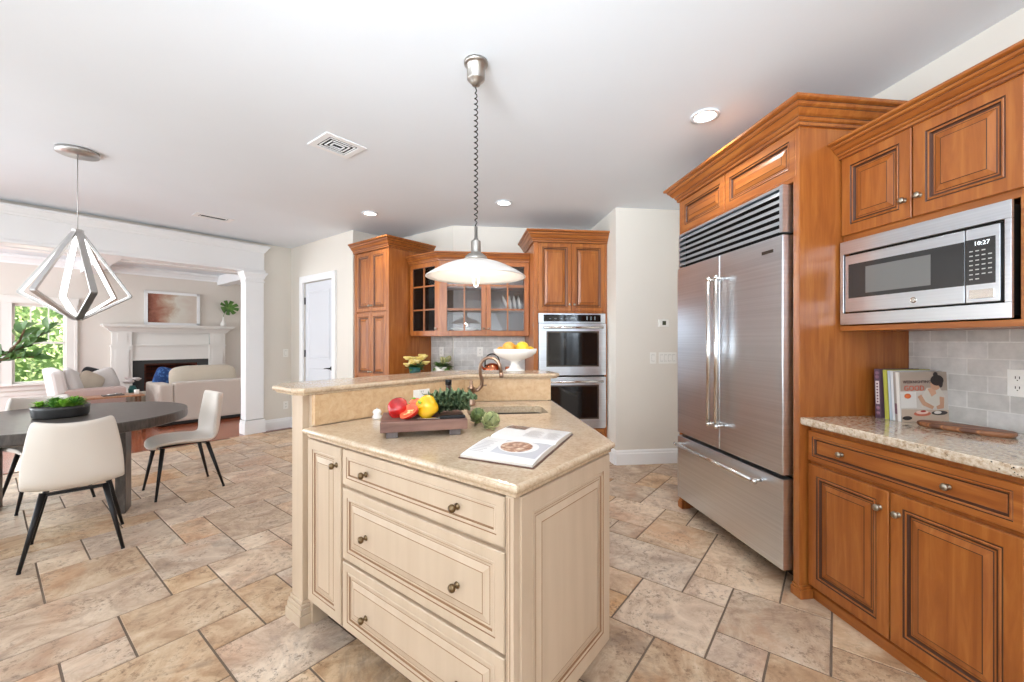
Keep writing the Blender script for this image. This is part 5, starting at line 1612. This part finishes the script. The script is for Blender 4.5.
# recessed lights
for k, (x, y, lb) in enumerate(((1.4976, 2.4065, 'recessed ceiling light nearest the refrigerator cabinet'), (-.9985, 4.685, 'recessed ceiling light in front of the tall pantry cabinet'), (.4225, 4.1645, 'recessed ceiling light between the glass cabinet and oven column'))):
    th = Thing('recessed_light', lb, 'lamp', 0, (x, y, 2.69), 'recessed ceiling lights')
    mb = MB(); mb.lathe([(.066, .0085), (.062, 0), (.085, 0), (.085, .004), (.08, .0085), (.066, .0085)], (x, y, 2.691), seg=32, cap=False); th.part('trim_ring', mb, 'ceil')
    mb = MB(); mb.lathe([(0, 0), (.066, 0), (.066, .004), (0, .004)], (x, y, 2.6945), seg=32); th.part('lens', mb, 'lamp')
    d = bpy.data.lights.new('downlight', 'SPOT'); d.energy = 34; d.spot_size = math.radians(120); d.spot_blend = .6; d.shadow_soft_size = .06; d.color = (1, .95, .89)
    o = bpy.data.objects.new('downlight', d); COL.objects.link(o); o.location = (x, y, 2.68)

# ceiling vents
def vent(x, y, lx, ly, ang, label, n_=3):
    t = Thing('ceiling_vent', label, 'vent', ang, (x, y, 2.69), 'ceiling air vents')
    m_ = MB(); m_.prism([(x - lx / 2, y - ly / 2), (x + lx / 2, y - ly / 2), (x + lx / 2, y + ly / 2), (x - lx / 2, y + ly / 2)], 2.692, 2.6995, 0,
                       holes=[[(x - lx / 2 + .045, y - ly / 2 + .04), (x - lx / 2 + .045, y + ly / 2 - .04), (x + lx / 2 - .045, y + ly / 2 - .04), (x + lx / 2 - .045, y - ly / 2 + .04)][::-1]])
    t.part('frame', m_, 'trim', bevel=.002)
    m_ = MB(); m_.box(x - lx / 2 + .04, x + lx / 2 - .04, y - ly / 2 + .035, y + ly / 2 - .035, 2.6985, 2.6996); t.part('backing', m_, 'darkgap')
    m_ = MB()
    for k in range(n_):
        i_ = .058 + k * .026; a, b, c_, d_ = x - lx / 2 + i_, x + lx / 2 - i_, y - ly / 2 + i_, y + ly / 2 - i_
        for q in (((a, d_), (b, d_)), ((a, c_), (a, d_)), ((b, c_), (b, d_)), ((a, c_), (b, c_))):
            (p0x, p0y), (p1x, p1y) = q; m_.box(p0x - .003, p1x + .003, p0y - .003, p1y + .003, 2.693 - .001 * k, 2.698)
    t.part('louvres', m_, 'trim')


vx, vy = (-.885, 3.095); c_, s_ = math.cos(-RP), math.sin(-RP)
vent(vx * c_ - vy * s_, vx * s_ + vy * c_, .30, .27, RP, 'larger square white ceiling vent left of the glass pendant')
vx, vy = (-2.79, 5.055)
vent(vx * c_ - vy * s_, vx * s_ + vy * c_, .36, .19, RP, 'smaller white ceiling vent near the living room opening', 1)

# ------------------------------------------------------------------ dining: chandelier, table, chairs
TX, TY = -2.911, 3.424
RCAM = math.radians(-6.9)
CX, CY = TX + .05, TY - .0
th = Thing('chandelier', 'faceted diamond LED chandelier hanging over the round dining table', 'lamp', RCAM, (0, 0, 0))
ctr = (-3.2, 3.05)       # in camera aligned plan (lateral, depth)
th.b = (ctr[0], ctr[1], 1.45); th.o.location = rotp(RCAM, th.b)
mb = MB(); mb.lathe([(0, 0), (.118, 0), (.118, -.026), (0, -.026)], (ctr[0], ctr[1], 2.699), seg=36); th.part('canopy', mb, 'alu')
mb = MB(); mb.tube([(ctr[0], ctr[1], 2.675), (ctr[0], ctr[1], 2.11)], .003, 6); th.part('cord', mb, 'alu')
mb = MB(); mb.lathe([(0, 0), (.03, 0), (.034, .012), (.034, .03), (.01, .034), (0, .034)], (ctr[0], ctr[1], 2.09), seg=6, smooth=False); th.part('hub', mb, 'alu')
mb = MB(); mb.lathe([(0, 0), (.022, .002), (.022, .014), (0, .014)], (ctr[0], ctr[1], 1.449), seg=6, smooth=False); th.part('lower_hub', mb, 'alu')
for k in range(6):
    a = math.radians(30 + 60 * k + 2); T = Matrix.Translation((ctr[0], ctr[1], 0)) @ Matrix.Rotation(a, 4, 'Z')
    A3, B3, C3 = Vector((.022, 0, 2.10)), Vector((.295, 0, 1.642)), Vector((.016, 0, 1.458))
    hw = .019; tk = .014

    def strip(m_, off0, off1, h, mm=0):
        for p_, q_ in ((A3, B3), (B3, C3)):
            d_ = (q_ - p_).normalized(); nrm = Vector((-d_.z, 0, d_.x))
            if nrm.x > 0: nrm = -nrm           # inward
            ex = d_ * (0.004)
            pts_ = []
            for base in (p_ , q_ ):
                for oo in (off0, off1):
                    for ss in (-h, h): pts_.append(base + nrm * oo + Vector((0, ss, 0)))
            m_.add(pts_, [(0, 1, 3, 2), (4, 6, 7, 5), (0, 4, 5, 1), (2, 3, 7, 6), (0, 2, 6, 4), (1, 5, 7, 3)], mm)
    mb = MB(); mb.T = T; strip(mb, -tk / 2, tk / 2, hw); arm = th.part('arm', mb, 'alu')
    mb = MB(); mb.T = T; strip(mb, tk / 2, tk / 2 + .002, hw * .82); th.part('led_strip', mb, 'led', parent=arm)

# table
th = Thing('dining_table', 'round charcoal wood dining table on slab legs', 'table', RCAM, (0, 0, 0))
tc = (-3.30, 3.05); th.b = (tc[0], tc[1], 0); th.o.location = rotp(RCAM, th.b)
mb = MB(); mb.lathe([(0, .676), (.702, .676), (.714, .682), (.717, .69), (.717, .744), (.713, .75), (0, .75)], (tc[0], tc[1], 0), seg=96, smooth=False)
th.part('table_top', mb, 'table')
for s_ in (-1, 1):
    mb = MB(); mb.T = Matrix.Translation((tc[0] + (.315 if s_ > 0 else -.70), tc[1] + .13, 0)) @ Matrix.Rotation(.55, 4, 'Z')
    mb.box(-.03, .03, -.085, .085, 0, .676); th.part('leg', mb, 'table', bevel=.003)
mb = MB(); mb.box(tc[0] - .68, tc[0] + .29, tc[1] + .10, tc[1] + .16, .61, .676); th.part('apron', mb, 'table')

# chair
def make_chair(label):
    t = Thing('dining_chair', label, 'chair', 0, (0, 0, 0), 'dining chairs around the round table')
    prof = [(.252, .398, .150), (.240, .418, .178), (.17, .430, .200), (.06, .430, .214), (-.04, .422, .218), (-.13, .420, .220), (-.19, .434, .222), (-.222, .478, .222), (-.236, .55, .220), (-.247, .63, .212), (-.258, .71, .198), (-.268, .78, .182), (-.274, .825, .168)]
    n_ = len(prof); Q = 8; vs = []; fs = []
    for i, (y, z, w_) in enumerate(prof):
        b = min(1, max(0, (i - 4) / 4))
        for k in range(-Q, Q + 1):
            f_ = k / Q; cv_ = abs(f_) ** 2.2
            yy = y + b * cv_ * .075; zz = z + (1 - b) * cv_ * .035 * (0.4 if i < 2 else 1) + (cv_ * .018 if i >= n_ - 2 else 0)
            if i == 0: yy -= cv_ * .04
            vs.append((f_ * w_ * (1 - .02 * b), yy, zz))
    W_ = 2 * Q + 1
    for i in range(n_ - 1):
        for k in range(W_ - 1):
            a = i * W_ + k; fs.append((a, a + 1, a + W_ + 1, a + W_))
    m_ = MB(); m_.add(vs, fs, 0, True)
    sh = t.part('seat_shell', m_, 'leather')
    so = sh.modifiers.new('solid', 'SOLIDIFY'); so.thickness = .032; so.offset = 0
    sb = sh.modifiers.new('sub', 'SUBSURF'); sb.levels = 1; sb.render_levels = 2
    m_ = MB(); m_.box(-.14, .14, .165, .185, .385, .403); m_.box(-.14, .14, -.145, -.125, .385, .403); m_.box(-.012, .012, -.14, .18, .385, .40)
    t.part('underframe', m_, 'black')
    for sx, sy in ((-1, 1), (1, 1), (-1, -1), (1, -1)):
        m_ = MB(); m_.tube([(sx * .13, .175 if sy > 0 else -.135, .405), (sx * .212, sy * .235, .006)], [.017, .009], 10)
        m_.tube([(sx * .211, sy * .234, .012), (sx * .212, sy * .236, 0)], .010, 10)
        t.part('leg', m_, 'black')
    return t.o


def cam2w(l, z): return rotp(RCAM, (l, z, 0))


chairs = [((-2.755, 2.62), (-.40, .42), 'ivory dining chair seen from behind at the near side of table'),
          ((-2.895, 3.655), (-.33, -.42), 'ivory dining chair in side view at the right of the table'),
          ((-3.79, 3.38), (.80, -.45), 'ivory dining chair beyond the table behind the succulent bowl')]
proto = None
for (l, z), (dl, dz), lb in chairs:
    if proto is None: proto = c0 = make_chair(lb)
    else: c0 = copy_tree(proto)
    c0['label'] = lb
    c0.location = cam2w(l, z)
    c0.rotation_euler = (0, 0, math.atan2(dz, dl) - PI / 2 + RCAM)

# succulent bowl
th = Thing('planter', 'round charcoal bowl planter on the dining table', 'planter', RCAM, (0, 0, 0))
pc = (-3.30, 3.03); th.b = (pc[0], pc[1], .7505); th.o.location = rotp(RCAM, th.b)
mb = MB(); mb.lathe([(0, 0), (.135, 0), (.146, .012), (.150, .06), (.154, .078), (.144, .08), (.138, .06), (0, .055)], (pc[0], pc[1], .7505), seg=48); th.part('bowl', mb, 'slate')
for grp, mt, cnt in ((0, 'lime', 14), (1, 'limedark', 9)):
    lm = MB(); rg = random.Random(20 + grp)
    for i in range(cnt):
        a = rg.uniform(0, 6.28); r = .115 * math.sqrt(rg.random()); x0_, y0_ = pc[0] + r * math.cos(a), pc[1] + r * math.sin(a); hh = .81 + rg.uniform(.01, .05)
        for j in range(22):
            b = j * 2.4; el = .1 + 1.2 * j / 22; leafq(lm, (x0_, y0_, hh - .01), (math.cos(b) * math.cos(el), math.sin(b) * math.cos(el), math.sin(el)), .062 * (1.1 - .4 * j / 22), .022, 0, .1)
        lm.ball((x0_, y0_, hh), .018, (1, 1, .8), 0, 8, 6)
    th.part('succulents', lm, mt, kind='stuff')

# leafy tree reaching in from the left
th = Thing('potted_tree', 'broad-leaved tree branch reaching in from the left over the table', 'plant', RCAM, (0, 0, 0))
tb = (-3.42, 2.02); th.b = (tb[0], tb[1], 0); th.o.location = rotp(RCAM, th.b)
mb = MB(); mb.lathe([(0, 0), (.13, 0), (.17, .3), (.165, .3), (.15, .27), (0, .27)], (tb[0], tb[1], 0), seg=28); th.part('pot', mb, 'ceramic')
mb = MB(); br = []
trunk = [(tb[0], tb[1], .27), (tb[0] + .01, tb[1] + .02, .7), (tb[0] - .01, tb[1] + .03, 1.1), (tb[0] + .02, tb[1] + .06, 1.4)]
mb.tube(trunk, [.016, .014, .011, .008], 8)
def px2(x, y, Z): return Vector((Z * (x - 512) / 414, Z, 1.3 + Z * (341 - y) / 414))
b1_ = [Vector((tb[0], tb[1] + .03, 1.1)), px2(-30, 360, 2.25), px2(8, 354, 2.32), px2(30, 344, 2.4), px2(48, 329, 2.46)]
b2_ = [Vector((tb[0], tb[1] + .03, 1.05)), px2(-25, 368, 2.2), px2(8, 358, 2.28), px2(34, 357, 2.33)]
b3_ = [px2(8, 354, 2.32), px2(20, 340, 2.3), px2(25, 328, 2.3)]
for b_ in (b1_, b2_, b3_): mb.tube(b_, [.007 - .0012 * i for i in range(len(b_))], 6)
th.part('trunk', mb, 'bark')
rg = random.Random(9); lm = MB()
def along(b_, t):
    k = min(len(b_) - 2, int(t * (len(b_) - 1))); f_ = t * (len(b_) - 1) - k; return b_[k].lerp(b_[k + 1], f_), (b_[k + 1] - b_[k]).normalized()
for b_, cnt in ((b1_, 24), (b2_, 18), (b3_, 7)):
    for i in range(cnt):
        t = .25 + .75 * (i / (cnt - 1)) if b_ is not b3_ else .3 + .7 * i / (cnt - 1)
        p_, d_ = along(b_, min(.999, t)); b = i * 2.4
        v_ = (d_ * .6 + Vector((math.cos(b) * .5, math.sin(b) * .9, .25 + .75 * math.sin(b * 1.3)))).normalized()
        leafq(lm, p_, v_, rg.uniform(.06, .09), rg.uniform(.04, .052), 0, .15, up=Vector((.1, -1, .5)))
for i in range(60):
    a = rg.uniform(0, 6.28); z_ = rg.uniform(.8, 1.55); leafq(lm, (tb[0], tb[1] + .03, z_), (math.cos(a) * .8 - .3, math.sin(a) * .8 - .2, .4), .13, .06)
th.part('leaves', lm, 'leaf', kind='stuff')

# ------------------------------------------------------------------ living room (frame RP: lx=s, ly=t)
FY = 10.5
th = Thing('fireplace', 'ivory classical fireplace mantel with dark surround in the living room', 'fireplace', RP, (2.3, 10.4, 0))
for x0, x1 in ((1.43, 1.72), (2.93, 3.22)):
    mb = MB()
    mb.box(x0, x1, FY - .10, FY - .002, 0, 1.22); mb.box(x0 + .05, x1 - .05, FY - .112, FY - .1, .25, 1.14)
    mb.box(x0 + .065, x1 - .065, FY - .1135, FY - .112, .27, 1.12); mb.box(x0 - .015, x1 + .015, FY - .125, FY, 0, .18)
    mb.box(x0 - .01, x1 + .01, FY - .12, FY - .002, 1.19, 1.225)
    mb.box(x0 + .01, x1 - .01, FY - .115, FY - .002, 1.225, 1.48); mb.box(x0 + .08, x1 - .08, FY - .125, FY - .115, 1.28, 1.43)
    th.part('pilaster', mb, 'trimcream', bevel=.003)
mb = MB(); mb.box(1.72, 2.93, FY - .07, FY - .002, .93, 1.48); mb.box(1.72, 2.93, FY - .10, FY - .07, 1.20, 1.235); mb.box(1.72, 2.93, FY - .085, FY - .07, .93, .96)
th.part('frieze', mb, 'trimcream', bevel=.003)
mb = MB(); mb.sweep([(1.43, FY - .002), (1.43, FY - .115), (3.22, FY - .115), (3.22, FY - .002)], [(0, 1.46), (.01, 1.46), (.015, 1.48), (.03, 1.49), (.06, 1.53), (.10, 1.555), (.11, 1.56), (.11, 1.575), (0, 1.575)])
mb.box(1.30, 3.35, FY - .25, FY - .002, 1.575, 1.61)
th.part('mantel_shelf', mb, 'trimcream', bevel=.003)
mb = MB(); mb.box(1.72, FB0, FY - .03, FY - .002, 0, .93); mb.box(FB1, 2.93, FY - .03, FY - .002, 0, .93); mb.box(FB0, FB1, FY - .03, FY - .002, FBZ, .93)
th.part('surround', mb, 'slate')
mb = MB()
mb.box(FB0, FB0 + .03, FY, FY + .45, 0, FBZ); mb.box(FB1 - .03, FB1, FY, FY + .45, 0, FBZ); mb.box(FB0, FB1, FY + .45, FY + .5, 0, FBZ); mb.box(FB0, FB1, FY, FY + .45, FBZ - .03, FBZ); mb.box(FB0, FB1, FY, FY + .45, 0, .03)
th.part('firebox', mb, 'firebrick')
mb = MB(); mb.box(1.35, 3.3, FY - .5, FY - .03, 0, .03); th.part('hearth', mb, 'slate')

th = Thing('picture', 'white framed abstract brown and cream painting leaning above the fireplace', 'picture', RP, (2.34, 10.45, 1.615))
mb = MB(); x0, x1, z0, z1 = 1.90, 2.78, 1.612, 2.275; f_ = .05
mb.box(x0, x1, FY - .045, FY - .01, z0, z0 + f_); mb.box(x0, x1, FY - .045, FY - .01, z1 - f_, z1); mb.box(x0, x0 + f_, FY - .045, FY - .01, z0, z1); mb.box(x1 - f_, x1, FY - .045, FY - .01, z0, z1)
th.part('frame', mb, 'trim')
am = mat('abstract_painting', (200, 180, 165), 0.6)
tcg = N(am, 'ShaderNodeTexCoord'); sxx = N(am, 'ShaderNodeSeparateXYZ'); L(am, tcg.outputs['Generated'], sxx.inputs[0])
fz = math_(am, 'ADD', sxx.outputs[0], math_(am, 'MULTIPLY', math_(am, 'SUBTRACT', noise(am, 3.5, tcg.outputs['Generated'], 6, .6, .5), .5), .7))
L(am, ramp(am, fz, [(0.0, (112, 58, 42)), (.2, (160, 104, 84)), (.42, (190, 166, 146)), (.6, (214, 208, 196)), (.9, (206, 192, 180))]), bsdf(am).inputs['Base Color'])
mb = MB(); mb.box(x0 + .04, x1 - .04, FY - .03, FY - .02, z0 + .04, z1 - .04); th.part('canvas', mb, am)

th = Thing('vase', 'white vase holding one monstera leaf on the mantel shelf', 'vase', RP, (3.17, 10.36, 1.6105))
mb = MB(); mb.lathe([(0, 0), (.05, 0), (.055, .03), (.05, .07), (.02, .12), (.014, .2), (.018, .21), (.012, .2), (0, .02)], (3.17, 10.36, 1.6105), seg=20); th.part('body', mb, 'ceramic')
lm = MB(); cxl, czl = 3.27, 2.02; vs = [(cxl, 10.36, czl)]; fs = []
NN = 72
for i in range(NN):
    a = 2 * PI * i / NN; r = .17 * (1 - .22 * max(0, math.cos(a - 3.6)) ** 3)
    if math.sin(9 * a + .6) > .72 and abs(a - 3.7) > .5: r *= .55
    vs.append((cxl + r * 1.1 * math.cos(a), 10.36 - .03 * math.cos(a * 2), czl + r * .95 * math.sin(a)))
for i in range(NN): fs.append((0, 1 + i, 1 + (i + 1) % NN))
lm.add(vs, fs, 0); lm.add([(v_[0], v_[1] + .002, v_[2]) for v_ in vs], [f[::-1] for f in fs], 0)
lm.tube([(3.17, 10.36, 1.65), (3.175, 10.36, 1.85), (3.22, 10.355, 1.96)], .004, 6)
th.part('monstera_leaf', lm, 'leaf')

# sofa with its back to us
th = Thing('sofa', 'oatmeal linen slipcovered sofa facing the fireplace', 'sofa', RP, (2.6, 8.45, 0))
def rbox(x0, x1, y0, y1, z0, z1):
    m_ = MB(); m_.box(x0, x1, y0, y1, z0, z1); return m_
th.part('back', rbox(1.80, 3.55, 8.0, 8.2, .05, .66), 'sofa', bevel=.03)
th.part('arm', rbox(1.62, 1.80, 8.0, 8.85, .05, .64), 'sofa', bevel=.03); th.part('arm', rbox(3.55, 3.75, 8.0, 8.85, .05, .64), 'sofa', bevel=.03)
th.part('seat', rbox(1.80, 3.55, 8.2, 8.83, .05, .42), 'sofa', bevel=.03)
th.part('skirt', rbox(1.625, 3.745, 8.01, 8.84, .012, .06), 'darkgap')  # near-black strip filling the gap under the slipcover
th.part('slit', rbox(2.70, 2.706, 7.996, 8.001, .05, .5), 'darkgap')


def cushion(name, label, c, sx, sy, sz, T, mt, cat='cushion', group='cushions on the living room seats'):
    """soft pillow: superellipsoid"""
    m_ = MB(); vs = []; fs = []; A, B_2 = 28, 14; sp_ = lambda v_, e: math.copysign(abs(v_) ** e, v_)
    for i in range(B_2 + 1):
        p = -PI / 2 + PI * i / B_2
        for j in range(A):
            a = 2 * PI * j / A
            vs.append((sx * sp_(math.cos(p), .7) * sp_(math.cos(a), .45), sy * sp_(math.cos(p), .9) * sp_(math.sin(p), 1) * 0 + sy * sp_(math.sin(p), 1.0), sz * sp_(math.cos(p), .7) * sp_(math.sin(a), .45)))
    for i in range(B_2):
        for j in range(A):
            q_, w_ = i * A + j, i * A + (j + 1) % A; fs.append((q_, w_, w_ + A, q_ + A))
    m_.T = Matrix.Translation(c) @ T; m_.add(vs, fs, 0, True)
    return single(name, m_, mt, label, cat, RP, c, group)


RX = lambda a: Matrix.Rotation(a, 4, 'X'); RY = lambda a: Matrix.Rotation(a, 4, 'Y'); RZ = lambda a: Matrix.Rotation(a, 4, 'Z')
cushion('cushion', 'long beige back cushion showing above the oatmeal sofa back', (2.28, 8.35, .68), .47, .10, .22, RX(-.15), 'sofacush')
cushion('cushion', 'blue and white patterned cushion at the left end of oatmeal sofa', (1.83, 8.62, .70), .15, .06, .17, RX(-.3) @ RY(.35), 'bluefab')
# love seat facing right
th = Thing('armchair', 'white wide armchair with blush pink arm left of the fireplace', 'armchair', RP, (.95, 8.8, 0))
th.part('arm', rbox(.62, 1.30, 8.25, 8.45, .06, .63), 'blush', bevel=.03); th.part('arm', rbox(.62, 1.30, 9.25, 9.45, .06, .63), 'blush', bevel=.03)
mb = MB(); mb.T = Matrix.Translation((.66, 8.85, .48)) @ RY(-.14); mb.box(-.07, .07, -.6, .6, -.42, .42); th.part('back', mb, 'whitefab', bevel=.04)
th.part('seat', rbox(.64, 1.30, 8.45, 9.25, .06, .42), 'blush', bevel=.03)
cushion('cushion', 'white pillow with grey pattern leaning at the armchair back', (.80, 8.58, .70), .20, .07, .21, RZ(1.2) @ RX(-.3) @ RY(.3), 'whitefab')
cushion('cushion', 'beige pillow leaning in front of the white patterned one', (.95, 8.66, .66), .17, .06, .18, RZ(.5) @ RY(.5), 'sofacush')
cushion('cushion', 'black pillow half hidden between the light ones on the armchair', (.99, 8.92, .72), .14, .05, .18, RZ(.6) @ RY(.3), 'blackfab')
cushion('cushion', 'plump cream pillow at the right of the armchair', (1.13, 8.88, .68), .19, .08, .19, RZ(.4) @ RY(-.35), 'whitefab')
# side table with objects
th = Thing('side_table', 'small wooden side table in front of the blush armchair arm', 'table', RP, (1.12, 7.95, 0))
th.part('table_top', rbox(.78, 1.42, 7.8, 8.12, .515, .54), wood('oak_table', (150, 104, 74), (178, 130, 96), (196, 150, 116)), bevel=.004)
for x in (.81, 1.36):
    for y in (7.83, 8.06): th.part('leg', rbox(x, x + .03, y, y + .03, 0, .515), 'bark')
th = Thing('magazine', 'dark magazine lying on the wooden side table', 'magazine', RP, (1.12, 7.95, .5405))
th.part('cover', rbox(1.0, 1.22, 7.86, 8.02, .5405, .552), 'slate', bevel=.002)
th.part('pages', rbox(1.003, 1.222, 7.863, 8.018, .543, .549), 'paper')
mb = MB(); mb.tube([(1.05, 7.93, .556), (1.2, 7.96, .56)], .008, 8); mb.ball((1.15, 7.95, .566), .013, (1.6, 1, .6)); th.part('spectacles', mb, 'chrome')
th = Thing('candle_jar', 'small jar candle at the right end of the side table', 'candle', RP, (1.36, 7.95, .5405))
mb = MB(); mb.lathe([(0, 0), (.028, 0), (.03, .06), (.026, .06), (.024, .045), (0, .045)], (1.36, 7.95, .5405), seg=18); th.part('jar', mb, 'ceramic')
mb = MB(); mb.lathe([(0, 0), (.023, 0), (.023, .002), (0, .002)], (1.36, 7.95, .586), seg=14); th.part('wax', mb, 'sofacush')
th = Thing('coffee_table', 'pale upholstered coffee table between armchair and sofa', 'table', RP, (1.85, 9.3, 0))
th.part('top', rbox(1.45, 2.25, 8.95, 9.6, .3, .42), 'sofacush', bevel=.02)
for x in (1.48, 2.17):
    for y in (8.98, 9.52): th.part('leg', rbox(x, x + .05, y, y + .05, 0, .3), 'bark')
th = Thing('flower_vase', 'pale flowers in a small vase at the armchair right side', 'flowers', RP, (1.52, 9.2, .4205))
mb = MB(); mb.lathe([(0, 0), (.045, 0), (.055, .08), (.035, .14), (.03, .14), (.04, .08), (0, .01)], (1.52, 9.2, .4205), seg=18); th.part('body', mb, 'teal')
fm = MB()
for i in range(9): flower(fm, (1.52 + rg.uniform(-.09, .09), 9.2 + rg.uniform(-.07, .07), .62 + rg.uniform(-.02, .1)), .05)
th.part('blossoms', fm, 'pinkpetal')
